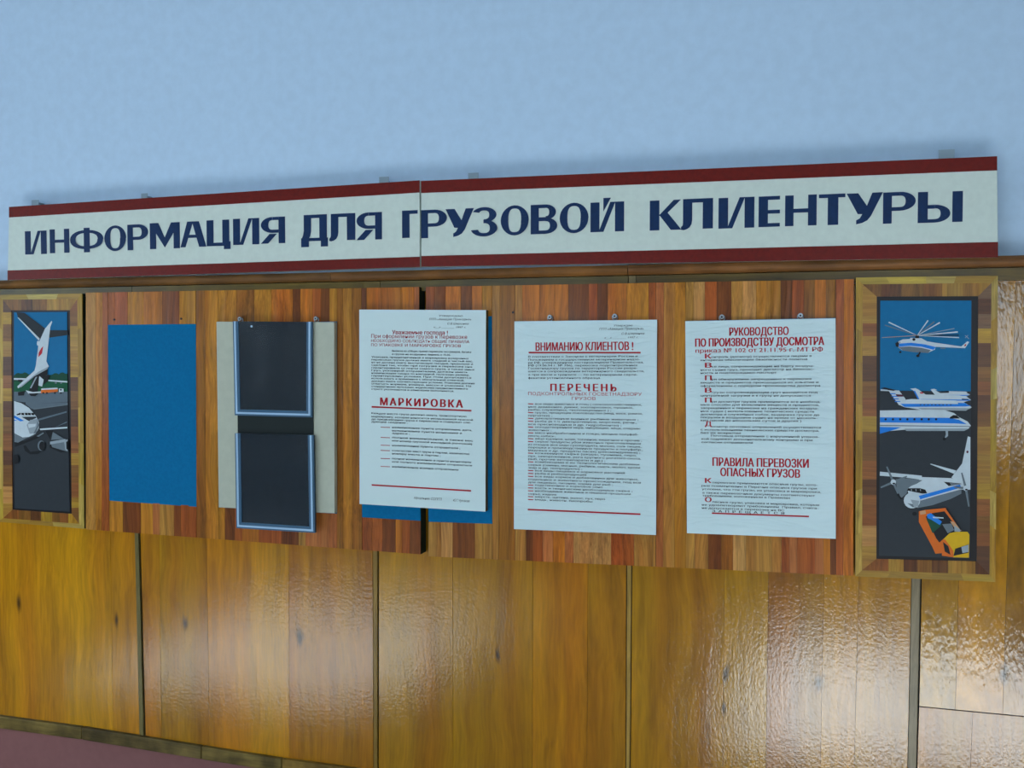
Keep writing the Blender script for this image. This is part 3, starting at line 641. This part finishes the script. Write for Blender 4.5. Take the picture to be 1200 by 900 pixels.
# --- third poster
t, dp, an, _ = poster([(803, 376.4), (979.2, 373), (979.4, 631.4), (805, 624.8)], .068, .009, 'paper2', 'film-covered poster with two-line РУКОВОДСТВО heading, rightmost of the posters', [(846, 371.2), (938, 369.6)])
h = Txt(dp, an); h.line('РУКОВОДСТВО', 854.5, 923.5, 388.8, 9.4, .04); h.line('ПО ПРОИЗВОДСТВУ ДОСМОТРА', 814.5, 965, 401.6, 9.4, .045)
h.line('приказ № 102 от 21.11.95 г. МТ РФ', 815, 964, 411, 4.8, .015); h.build('red_heading', M['inkred'], t)
h = Txt(dp, an); h.line('ПРАВИЛА ПЕРЕВОЗКИ', 834.8, 947, 541, 9.8, .04); h.line('ОПАСНЫХ ГРУЗОВ', 844, 936.8, 553, 9.6, .04); h.build('red_heading', M['inkred'], t)
h = Txt(dp, an); h.rule(834.2, 601.4, 948, 605.3, 1.7); h.build('red_rule', M['inkred'], t)
caps = Txt(dp, an)
for ch, y in (('К', 417.3), ('В', 428), ('П', 442.8), ('В', 457.3), ('П', 468.8), ('Д', 496.5), ('К', 563), ('О', 585.3)): caps.line(ch, 826, 833.2, y, 5.6, .03)
caps.build('red_initials', M['inkred'], t)
body = Txt(dp, an)
for s, x0, x1, y in [('онтроль (досмотр) осуществляется лицами в', 833.5, 951, 418.2), ('интересах обеспечения безопасности полетов', 821, 946, 422), ('се лица, сопровождающие на борту воздуш-', 834, 954, 429.6), ('ного судна груз, проходят досмотр на безопас-', 821, 954, 433.4), ('ность и подтверждают паспорт', 821, 910, 437),
        ('ри обнаружении запрещенных к перевозке', 834, 951, 444.4), ('веществ и предметов производится их изъятие и', 821, 959, 448.3), ('оформлением с порядком производства досмотра', 821, 961, 452.2), ('грузы сопровождающие груз находятся под', 834, 958, 459.7), ('центральной загрузки и к грузу не допускаются', 821, 950, 463.5),
        ('ри досмотре грузов применяются все необход-', 834, 962, 470.6), ('мые способы для выявления веществ и предметов,', 821, 960, 474.2), ('запрещенных к перевозке на гражданских воздуш-', 821, 959, 478), ('ных судах ( использование технических средств', 821, 954, 481.7), ('досмотра и служебных собак, выдержка грузов до', 821, 960, 485.4), ('погрузки в воздушное судно на время от несколь-', 821, 958, 489), ('ких часов до нескольких суток и других )', 821, 939, 492.5),
        ('осмотр почтовых отправлений осуществляется', 834, 962, 499.8), ('с использованием технических средств досмотра,', 821, 960, 503.4), ('без их вскрытия', 821, 868, 507), ('Почтовые отправления с нарушенной упаков-', 833, 960, 510.5), ('кой подлежат дополнительному контролю и при', 822, 952, 514.2), ('согласии отправителя', 822, 882, 518),
        (' перевозке принимаются опасные грузы, кото-', 835, 958, 565.3), ('рые поименованы в Перечне опасных грузов при', 822, 957, 569), ('условии, что эти грузы, их упаковка и маркировка,', 822.5, 962, 572.9), ('а также перевозочные документы соответствуют', 823, 955, 577.2), ('требованиям, изложенным в Правилах', 823, 926, 580.6),
        ('пасные грузы, упаковка и маркировка, которые', 835, 960, 588), ('не удовлетворяют требованиям  Правил, счита-', 822.5, 959, 591.3), ('не допускаются к перевозке на ВС', 822.5, 919, 595)]:
    body.line(s, x0, x1, y, 2.3, .012)
body.line('ЗАПРЕЩАЕТСЯ', 834.5, 919, 598.8, 2.6, .02, 1.9)
body.build('body_text', M['ink'], t, kind='stuff')

# ---------------------------------------------------------------- cream mount with two dark pockets
mq = [(253.5, 377), (391.6, 377.4), (392.2, 601.6), (256.2, 594.6)]; MD = .074
c = P(322, 480, MD)
t = empty('pocket_mount', (c.x, -BD - .001, P(256, 594.6, MD).z), 'cream board with two dark transparent document pockets, one above the other', 'display mount')
bevel(slab('mount_board', mq, MD, .0155, M['mount'], t), .001)
hook(t, 281.5, 373.6, MD - .008); hook(t, 370.5, 373.2, MD - .008)
slab('dark_backing', [(277.4, 378), (366.6, 378.6), (367.6, 560), (279, 556)], MD + .002, .0018, M['blackcard'], t)
def pocket(q, dep):
    """q: outer quad of an open-topped U frame"""
    a, b, cc, d = [P(*p, dep) for p in q]
    th = dep - MD - .002
    mb = MB(); mb.prism([a, b, cc, d], th * .6)
    o = mb.build('document_pocket', M['pocketback'], t)
    for v in (): pass
    def ins(k):    # U ring point inset by k metres
        return (Vector((a.x + k, 0, a.z)), Vector((b.x - k, 0, b.z)), Vector((cc.x - k, 0, cc.z + k)), Vector((d.x + k, 0, d.z + k)))
    def U(name, k0, k1, y, m, th_):
        i0, i1 = ins(k0), ins(k1); mb = MB()
        def q4(p1, p2, p3, p4): mb.prism([Vector((p.x, y, p.z)) for p in (p1, p2, p3, p4)], th_)
        q4(i0[0], i1[0], i1[3], i0[3]); q4(i0[3], i1[3], i1[2], i0[2]); q4(i1[1], i0[1], i0[2], i1[2])
        return mb.build(name, M[m], o)
    U('frame', 0, .016, -dep - .003, 'slate', .004)
    U('bead', .0042, .0092, -dep - .005, 'silver', .0021)
    i = ins(.0145); mb = MB(); mb.prism([Vector((p.x, -dep - .0015, p.z)) for p in i], .001); mb.build('pane', M['pane'], o)
    return o
pocket([(273.6, 376.6), (366.4, 377.2), (366.2, 489), (275.8, 486.6)], MD + .006)
o = pocket([(276, 507.6), (367.8, 510), (369.6, 624.4), (277.6, 618.6)], MD + .012)
mb = MB(); q = P(294.6, 381.5, MD + .0085); mb.cyl((q.x, q.y, q.z - .002), (0, 1, 0), .003, .001, 12); mb.build('white_tab', M['silver'], t)

# ---------------------------------------------------------------- framed mural panels
def pm(n, r, g, b, rough=.5): M[n] = flat('paint_' + n, rgb(r, g, b), rough, vary=.03, bscale=80); return n
pm('sky', 2, 106, 154); pm('tar', 42, 48, 54); pm('white', 196, 208, 214); pm('sblue', 24, 122, 214); pm('grey', 104, 116, 124); pm('lgrey', 148, 160, 168)
pm('dk', 20, 20, 24); pm('flag', 186, 26, 40); pm('green', 14, 86, 56); pm('orange', 214, 104, 24); pm('yellow', 214, 170, 10); pm('tan', 196, 150, 110); pm('dgreen', 12, 70, 50); pm('apron', 92, 106, 116); pm('maroon', 84, 24, 48)
class Paint:
    def __init__(s, dep, tr): s.mb = MB(); s.d = dep; s.tr = tr; s.mats = []; s.k = 0
    def mi(s, m):
        if m not in s.mats: s.mats.append(m)
        return s.mats.index(m)
    def poly(s, m, pts, tr=None):
        s.k += 1; tr = tr or s.tr
        s.mb.face([P(*tr(x, y), s.d + .00012 * s.k) for x, y in pts], s.mi(m))
    def ell(s, m, cx, cy, rx, ry, tr=None, n=18):
        s.poly(m, [(cx + rx * math.cos(2 * math.pi * i / n), cy + ry * math.sin(2 * math.pi * i / n)) for i in range(n)], tr)
    def ln(s, m, x0, y0, x1, y1, w0, w1=None, tr=None):
        w1 = w0 if w1 is None else w1; dx, dy = x1 - x0, y1 - y0; l = math.hypot(dx, dy); nx, ny = -dy / l, dx / l
        s.poly(m, [(x0 + nx * w0, y0 + ny * w0), (x1 + nx * w1, y1 + ny * w1), (x1 - nx * w1, y1 - ny * w1), (x0 - nx * w0, y0 - ny * w0)], tr)
    def build(s, name, parent): return s.mb.build(name, [M[m] for m in s.mats], parent, recalc=False)

FT, FG, FB, FD, FR, FP = (.40, .21, .025), (.44, .25, .018), (.23, .095, .012), (.12, .042, .008), (.27, .09, .014), (.19, .10, .045)
STR = [(.48, .33, .04), (.44, .27, .02), (.52, .38, .08), (.40, .23, .02)]
def frame(label, out, mid, inn, pic, cols, strips_n):
    """out/mid/inn/pic: quads TL,TR,BR,BL of outer edge, strip/veneer line, veneer/black line, picture"""
    dep = BD
    c = P((out[0][0] + out[1][0]) / 2, out[3][1], dep)
    t = empty('framed_mural', (c.x, -.035, P(*out[3], dep).z), label, 'picture', 'two framed aviation murals')
    bevel(slab('frame_box', out, dep - .003, .037, M['side'], t), .001)
    lerp = lambda a, b, k: (a[0] + (b[0] - a[0]) * k, a[1] + (b[1] - a[1]) * k)
    # outer light strips and inner veneer blocks, side by side: top, right, bottom, left
    for s in range(4):
        o0, o1, m0, m1, n0, n1 = out[s], out[(s + 1) % 4], mid[s], mid[(s + 1) % 4], inn[s], inn[(s + 1) % 4]
        n = strips_n[s]; cuts = [0] + sorted((i + random.uniform(-.2, .2)) / n for i in range(1, n)) + [1]
        for i in range(n):
            slab('light_strip', [lerp(o0, o1, cuts[i]), lerp(o0, o1, cuts[i + 1]), lerp(m0, m1, cuts[i + 1]), lerp(m0, m1, cuts[i])], dep + random.uniform(0, .0004), .0025, M['veneer' if s % 2 else 'veneer_h'], t, color=c4(random.choice(STR), random.uniform(.85, 1.1)))
        ks = cols[s]       # (coordinate where the piece starts, colour); coordinate along x for s even, y for odd
        ax = 0 if s % 2 == 0 else 1
        for i, (p, col) in enumerate(ks):
            nx = ks[i + 1][0] if i + 1 < len(ks) else None
            def at(q0, q1, v, end):
                if end is not None: return (q0, q1)[end]
                return lerp(q0, q1, max(0, min(1, (v - q0[ax]) / (q1[ax] - q0[ax]))))
            a = at(m0, m1, p, 0 if i == 0 else None); a2 = at(n0, n1, p, 0 if i == 0 else None)
            b = at(m0, m1, nx, 1 if nx is None else None); b2 = at(n0, n1, nx, 1 if nx is None else None)
            if abs(a2[ax] - b2[ax]) < .3: b2 = (b2[0], b2[1])
            slab('veneer_block', [a, b, b2, a2], dep + random.uniform(0, .0004), .0025, M['veneer_h' if ax else 'veneer'], t, color=mixc(col))
    slab('black_border', inn, dep - .0014, .0016, M['black'], t)
    return t
# right mural
rt = frame('right framed mural showing helicopter, jets, propeller plane and truck',
    [(1003, 325.2), (1169.4, 323), (1166.6, 682), (1002.4, 675.4)], [(1011, 333.2), (1161.8, 331.6), (1159.6, 673.4), (1010.2, 668.2)],
    [(1027.4, 347.6), (1146.4, 347), (1144.6, 657.8), (1027, 655)], None,
    [[(1011, FB), (1033, FD), (1056, FB), (1082, FB), (1104, FT)],
     [(332, FP), (350, FD), (368, FP), (385, FG), (402, FD), (430, FB), (447, FR), (463, FD), (482, FB), (500, FT), (530, FT), (567, FG), (585, FR), (605, FB), (625, FR), (640, FD)],
     [(1160, FD), (1143, FT), (1126, FT), (1111, FD), (1092, FB), (1075, FD), (1059, FT), (1041, FR)],
     [(668, FT), (640, L_), (616, FR), (598, FR), (580, FD), (562, FR), (540, FB), (506, FG), (488, FR), (466, FB), (447, FD), (417, FT), (394, FR), (379, FT), (355, FT)]],
    (4, 7, 4, 7))
PD_ = BD + .0004
Z3 = lambda x, y: (1000 + x / 5, 320 + y / 5); Z4 = lambda x, y: (1000 + x / 4.74, 500 + y / 4.74); I = lambda x, y: (x, y)
p = Paint(PD_, I); p.poly('sky', [(1031.6, 352.4), (1138.4, 352.2), (1137.6, 459), (1031.4, 458)]); p.build('painted_sky', rt)
p = Paint(PD_, I); p.poly('tar', [(1031.4, 457.6), (1138, 458.6), (1136.4, 654.4), (1030, 651.2)]); p.build('painted_apron', rt)
p = Paint(PD_ + .0002, Z3)      # helicopter
for m, x, y, wd in (('white', 207, 288, 4), ('grey', 185, 305, 3), ('tan', 168, 378, 1.5), ('white', 438, 277, 4), ('grey', 475, 285, 4), ('white', 507, 290, 4), ('lgrey', 592, 325, 2), ('white', 612, 345, 4), ('dk', 618, 364, 3), ('white', 620, 378, 3)): p.ln(m, 374, 366, x, y, 1.5, wd)
p.poly('white', [(420, 398), (480, 408), (632, 430), (668, 400), (679, 404), (655, 440), (610, 438), (480, 432)])
p.poly('flag', [(652, 420), (662, 414), (660, 426), (650, 430)])
p.ln('lgrey', 655, 380, 672, 365, 1.5); p.ln('lgrey', 655, 365, 678, 385, 1.5)
p.poly('white', [(262, 402), (290, 388), (330, 386), (335, 379), (400, 382), (432, 400), (482, 430), (478, 448), (440, 466), (350, 462), (285, 452), (262, 435)])
p.poly('sblue', [(268, 413), (340, 408), (420, 418), (484, 434), (470, 450), (400, 432), (330, 426), (266, 432)])
p.poly('grey', [(262, 434), (330, 430), (400, 438), (455, 452), (438, 468), (350, 463), (290, 454)])
p.poly('dk', [(246, 412), (262, 401), (268, 412), (264, 434), (250, 430)]); p.ell('lgrey', 272, 406, 5, 5)
p.poly('dk', [(364, 366), (384, 366), (386, 382), (362, 382)]); p.ell('dk', 355, 389, 9, 8); p.ell('dk', 378, 485, 10, 8); p.ell('dk', 275, 463, 7, 6); p.ln('dk', 392, 462, 380, 484, 4); p.ln('grey', 510, 440, 540, 441, 3)
p.build('painted_helicopter', rt)
def jetC(p, body, fin, stripe, extra=()):
    p.poly('white', fin); p.poly('white', body); p.poly('sblue', stripe)
    for e in extra: p.poly(*e)
p = Paint(PD_ + .0002, Z3)      # row of parked jets, far to near
jetC(p, [(478, 704), (660, 700), (684, 712), (660, 724), (490, 724)], [(452, 682), (482, 688), (515, 706), (480, 716)], [(490, 714), (676, 714), (670, 719), (492, 720)], [('white', [(455, 680), (475, 678), (492, 686), (470, 688)]), ('dk', [(515, 692), (560, 690), (560, 696), (520, 698)]), ('white', [(560, 692), (660, 694), (670, 700), (560, 702)])])
p.build('painted_jet', rt)
p = Paint(PD_ + .0010, Z3)
jetC(p, [(380, 722), (420, 712), (620, 716), (664, 724), (690, 744), (640, 758), (392, 744)], [(345, 680), (378, 680), (430, 716), (392, 744)], [(392, 738), (686, 742), (680, 748), (396, 746)], [('white', [(333, 678), (365, 674), (382, 684), (350, 686)]), ('flag', [(388, 698), (406, 698), (412, 706), (392, 706)]), ('dk', [(636, 736), (676, 738), (676, 742), (636, 742)]), ('sblue', [(352, 690), (362, 690), (388, 740), (378, 738)])])
p.build('painted_jet', rt)
p = Paint(PD_ + .0020, Z3)
jetC(p, [(262, 770), (290, 744), (340, 738), (600, 746), (650, 758), (694, 786), (660, 806), (400, 802), (300, 786)], [(204, 686), (268, 688), (306, 738), (300, 770), (262, 766)], [(276, 766), (380, 766), (660, 768), (690, 778), (660, 782), (300, 784)],
     [('dk', [(160, 674), (184, 670), (250, 686), (236, 690), (206, 686)]), ('white', [(160, 681), (200, 684), (214, 692), (160, 690)]), ('maroon', [(248, 710), (288, 712), (294, 724), (254, 724)])] +
     [('sblue', [(214 + i * 9, 704 + i * 15), (246 + i * 9, 705 + i * 15), (250 + i * 9, 710 + i * 15), (218 + i * 9, 710 + i * 15)]) for i in range(4)] +
     [('lgrey', [(380, 790), (690, 792), (660, 804), (400, 800)]), ('sblue', [(612, 760), (660, 762), (664, 768), (614, 768)])] +
     [('dk', [(x, 769), (x + 8, 769), (x + 8, 774), (x, 774)]) for x in range(390, 570, 22)])
p.build('painted_jet', rt)
p = Paint(PD_ + .0002, I)      # big jet in front
p.poly('white', [(1031.2, 481), (1100, 480), (1108, 481), (1118, 484), (1124, 489), (1134, 494), (1137.8, 499), (1134, 503), (1100, 504.4), (1060, 503.6), (1031, 506)])
p.poly('sblue', [(1031.2, 489), (1112, 489.6), (1124, 492), (1133, 497), (1118, 496.2), (1031.2, 495)])
p.poly('dk', [(1113, 489), (1117, 486.4), (1121, 486.6), (1125, 490.4), (1113, 490.6)])
p.poly('grey', [(1031.2, 498), (1137, 499.4), (1137, 500.2), (1031.2, 499.2)])
p.poly('sblue', [(1031.1, 500.2), (1056, 500.8), (1048, 503.6), (1031, 508.4)]); p.poly('lgrey', [(1060, 502.4), (1136, 502), (1130, 505), (1062, 505)])
for x in (1037.8, 1046.4, 1055, 1063.4, 1071.6, 1080, 1088.4, 1097): p.ell('dk', x, 491.4, 1.3, 1.3)
p.poly('lgrey', [(1108, 505), (1111, 505), (1111, 511), (1107, 514), (1108.4, 509)]); p.ell('dk', 1106.6, 514.4, 1.8, 1.8); p.build('painted_jet', rt)
p = Paint(PD_ + .0002, Z4)      # propeller plane
p.poly('white', [(148, 250), (380, 272), (384, 296), (300, 284), (147, 272)])
p.poly('white', [(425, 208), (432, 206), (572, 244), (560, 262)])
p.poly('white', [(545, 282), (604, 205), (636, 54), (650, 58), (650, 350), (600, 350)])
p.poly('white', [(300, 345), (330, 318), (385, 280), (545, 286), (604, 322), (604, 345), (460, 420), (365, 450), (320, 440)])
p.poly('grey', [(236, 292), (300, 286), (384, 298), (350, 318), (320, 330), (300, 345), (296, 372), (268, 395), (244, 370)])
p.poly('dk', [(236, 335), (262, 390), (276, 400), (262, 404), (242, 380)])
p.poly('dk', [(502, 306), (600, 316), (530, 330)]); p.poly('grey', [(535, 312), (604, 318), (545, 328)])
p.poly('grey', [(368, 410), (600, 348), (600, 372), (540, 402), (440, 436), (355, 452)]); p.poly('sblue', [(358, 386), (592, 322), (600, 340), (372, 406)]); p.poly('white', [(372, 404), (600, 338), (600, 344), (376, 410)])
p.ell('white', 326, 410, 46, 44); p.poly('grey', [(300, 425), (330, 448), (350, 445), (340, 432)]); p.poly('lgrey', [(318, 405), (366, 412), (360, 440), (340, 452), (330, 430)])
p.poly('dk', [(302, 342), (370, 342), (400, 350), (410, 370), (385, 372), (300, 355)])
for x in (320, 345, 370): p.poly('lgrey', [(x, 346), (x + 4, 346), (x + 6, 358), (x + 2, 358)])
p.ell('maroon', 634, 140, 6, 7)
for cx, cy, bl in ((222, 308, ((186, 222), (298, 276), (152, 338), (248, 372))), (625, 342, ((602, 256), (642, 444), (560, 336)))):
    for x, y in bl: p.ln('grey', cx, cy, x, y, 7, 4)
    p.ell('white', cx, cy, 15, 15); p.ell('dk', cx + 3, cy + 8, 8, 5)
p.ell('dk', 340, 484, 13, 11); p.build('painted_propeller_plane', rt)
p = Paint(PD_ + .0040, Z4)      # loaded truck
p.poly('orange', [(364, 470), (400, 462), (515, 452), (602, 575), (560, 606), (500, 640), (492, 702), (456, 706), (440, 670), (364, 530)])
p.poly('tan', [(370, 470), (400, 464), (404, 484), (372, 490)]); p.poly('dk', [(402, 500), (440, 480), (506, 470), (592, 580), (540, 596), (502, 622), (478, 644), (460, 620)])
p.poly('dgreen', [(405, 512), (470, 512), (492, 545), (440, 592)]); p.poly('sblue', [(408, 488), (430, 480), (492, 528), (480, 546), (432, 516), (412, 508)]); p.poly('white', [(440, 500), (500, 504), (502, 510), (444, 508)])
p.poly('grey', [(494, 542), (545, 538), (560, 575), (524, 592)]); p.poly('tan', [(538, 526), (558, 528), (600, 572), (560, 560)]); p.poly('lgrey', [(560, 548), (600, 575), (590, 584), (562, 582)]); p.poly('black', [(512, 454), (522, 454), (604, 572), (596, 576)])
p.poly('yellow', [(500, 625), (534, 592), (570, 584), (634, 584), (645, 600), (642, 728), (556, 726), (556, 690)]); p.poly('orange', [(494, 632), (510, 626), (556, 690), (556, 726), (492, 716)])
p.poly('dk', [(498, 640), (528, 664), (540, 712), (508, 694)]); p.poly('dk', [(566, 678), (640, 654), (640, 700), (556, 718)]); p.poly('lgrey', [(600, 668), (640, 656), (640, 696), (606, 702)])
p.build('painted_truck', rt)

# left mural
lt = frame('left framed mural showing airliner tail and nose on dark apron',
    [(-4.5, 345.6), (96.2, 344), (98.6, 619.6), (-3.5, 611.4)], [(3.4, 351.2), (90.6, 350.2), (92.6, 613.8), (3.6, 607.2)],
    [(13.2, 363.6), (82, 363.4), (84, 602.2), (14.4, 597.4)], None,
    [[(3, FB), (25, FD), (38, FB), (55, FT), (72, FT)],
     [(350, FR), (364, FB), (382, FG), (398, FT), (425, FG), (442, FD), (458, FB), (480, FD), (500, FR), (520, FR), (531, FG), (545, FB), (566, FR), (583, FG), (595, FB)],
     [(92, FG), (80, FR), (70, FB), (61, FG), (48, FD), (36, FB), (22, FR)],
     [(607, FT), (590, L_), (570, FB), (545, FD), (528, FR), (508, FB), (489, FD), (470, FG), (455, FR), (440, FD), (418, FT), (400, FB), (380, FG), (366, FD)]],
    (3, 6, 3, 6))
L1 = lambda x, y: (x / 6, 330 + y / 6); L2 = lambda x, y: (x / 5.63, 470 + y / 5.63)
p = Paint(PD_, I); p.poly('sky', [(16.4, 366), (78.6, 365.6), (79, 450), (16.4, 450)])
tree = [(16.4, 452)] + [(16.4 + i * 2.5, 440 - 2.2 * abs(math.sin(i * .9)) - 1.5 * math.sin(i * .35)) for i in range(26)] + [(79, 452)]
p.poly('dgreen', tree[::-1]); p.poly('green', [(16.4, 447), (79, 446), (79.2, 459), (16.4, 459)]); p.build('painted_sky', lt)
p = Paint(PD_, I); p.poly('tar', [(16.4, 458), (79.2, 458), (81.8, 599.6), (17.2, 595.6)]); p.poly('apron', [(16.4, 458), (79.2, 457.5), (79.3, 470), (30, 471.5), (16.4, 470)])
p.poly('grey', [(34, 477), (79.3, 471.6), (79.4, 474.6), (40, 480)], I); p.poly('apron', [(30, 471), (79.2, 470), (79.2, 471), (30, 474)])
for a in ([(170, 22), (440, 8), (440, 20), (210, 52)], [(250, 118), (440, 66), (440, 76), (252, 130)], [(365, 172), (442, 134), (442, 142)]): p.poly('apron', a, L2)
p.build('painted_apron', lt)
p = Paint(PD_ + .0008, L1)      # tail of a transport plane
p.poly('white', [(98, 678), (196, 680), (160, 694), (98, 690)]); p.poly('dk', [(126, 690), (160, 690), (156, 706), (130, 704)]); p.poly('white', [(338, 690), (474, 700), (474, 710), (340, 700)]); 
for x in (392, 430): p.ell('grey', x, 712, 8, 6)
p.poly('tar', [(116, 216), (172, 220), (318, 330), (300, 400), (276, 408), (128, 256)]); p.poly('white', [(122, 252), (132, 254), (280, 402), (272, 414)])
p.poly('tar', [(340, 342), (474, 342), (476, 376), (336, 396)])
p.poly('white', [(316, 332), (362, 276), (368, 282), (354, 318), (326, 560), (344, 596), (300, 640), (236, 650), (252, 590), (272, 430)])
p.ell('white', 268, 434, 9, 18); p.poly('flag', [(290, 468), (304, 454), (296, 504), (270, 532), (272, 500)])
p.poly('white', [(240, 628), (344, 592), (330, 616), (240, 668), (150, 740), (126, 750), (122, 736), (200, 664)]); p.poly('lgrey', [(270, 634), (344, 596), (330, 618), (240, 668), (150, 742), (130, 746)])
p.poly('dk', [(238, 668), (336, 614), (334, 650), (304, 682), (272, 700), (262, 790), (204, 766)]); p.poly('lgrey', [(250, 672), (262, 668), (220, 750), (210, 748)]); p.poly('white', [(276, 664), (308, 690), (296, 738), (270, 730)]); p.poly('dk', [(316, 664), (352, 654), (336, 700), (306, 726)])
p.poly('dk', [(126, 778), (176, 768), (168, 800), (128, 802)]); p.poly('white', [(180, 764), (230, 776), (290, 772), (290, 782), (200, 788)]); p.poly('dk', [(202, 786), (272, 786), (248, 806), (216, 804)])
p.build('painted_transport_plane', lt)
p = Paint(PD_ + .0034, L1)
p.poly('white', [(290, 752), (404, 746), (406, 758), (290, 762)]); p.poly('orange', [(288, 762), (406, 756), (406, 774), (288, 786)]); p.poly('white', [(414, 752), (446, 752), (448, 776), (414, 778)]); p.poly('dk', [(422, 756), (434, 756), (434, 766), (422, 766)])
for x in (304, 330, 386, 428): p.ell('dk', x, 783, 7, 6)
p.build('painted_fuel_truck', lt)
p = Paint(PD_ + .0010, L2)      # nose of an airliner
p.poly('dk', [(96, 262), (160, 264), (290, 200), (300, 212), (240, 250), (98, 304)])
p.poly('grey', [(95, 200), (250, 190), (220, 228), (170, 246), (120, 274), (95, 270)])
p.poly('white', [(93, 0), (140, 14), (190, 44), (236, 96), (257, 140), (256, 178), (236, 214), (190, 236), (150, 240), (95, 212)])
p.poly('sblue', [(94, 94), (160, 130), (134, 134), (94, 112)]); p.poly('sblue', [(94, 122), (120, 130), (94, 130)])
p.poly('tar', [(142, 104), (236, 102), (240, 112), (190, 132)]); p.poly('lgrey', [(176, 158), (200, 124), (246, 118), (258, 160), (238, 212), (196, 216)]); p.poly('grey', [(246, 118), (258, 160), (238, 212), (220, 216), (246, 160)]); p.poly('white', [(184, 152), (238, 150), (232, 168), (190, 178)])
p.poly('dk', [(108, 88), (136, 76), (136, 90), (112, 94)])
for x in (140, 164, 184, 206): p.poly('dk', [(x, 78), (x + 18, 79), (x + 20, 94), (x + 2, 92)])
p.poly('white', [(262, 182), (444, 170), (444, 180), (266, 192)]); p.poly('grey', [(240, 232), (284, 206), (292, 212), (256, 236)]); p.poly('dk', [(298, 196), (352, 194), (330, 252)])
p.poly('grey', [(348, 204), (424, 250), (338, 256)])
p.poly('dk', [(154, 296), (200, 280), (280, 330), (250, 350), (200, 352), (164, 328)]); p.poly('tar', [(168, 290), (250, 262), (276, 262), (276, 326), (200, 334)]); p.ell('grey', 272, 294, 24, 34); p.ell('dk', 278, 296, 20, 30)
p.poly('dk', [(330, 272), (446, 336), (400, 340), (328, 306)]); p.poly('grey', [(330, 268), (430, 250), (446, 256), (446, 334), (344, 304)]); p.poly('lgrey', [(330, 268), (430, 250), (438, 268), (330, 286)]); p.poly('lgrey', [(424, 270), (446, 250), (447, 330), (430, 320)]); p.poly('dk', [(436, 270), (447, 262), (447, 322), (438, 316)])
p.ell('dk', 104, 384, 20, 32); p.build('painted_airliner_nose', lt)
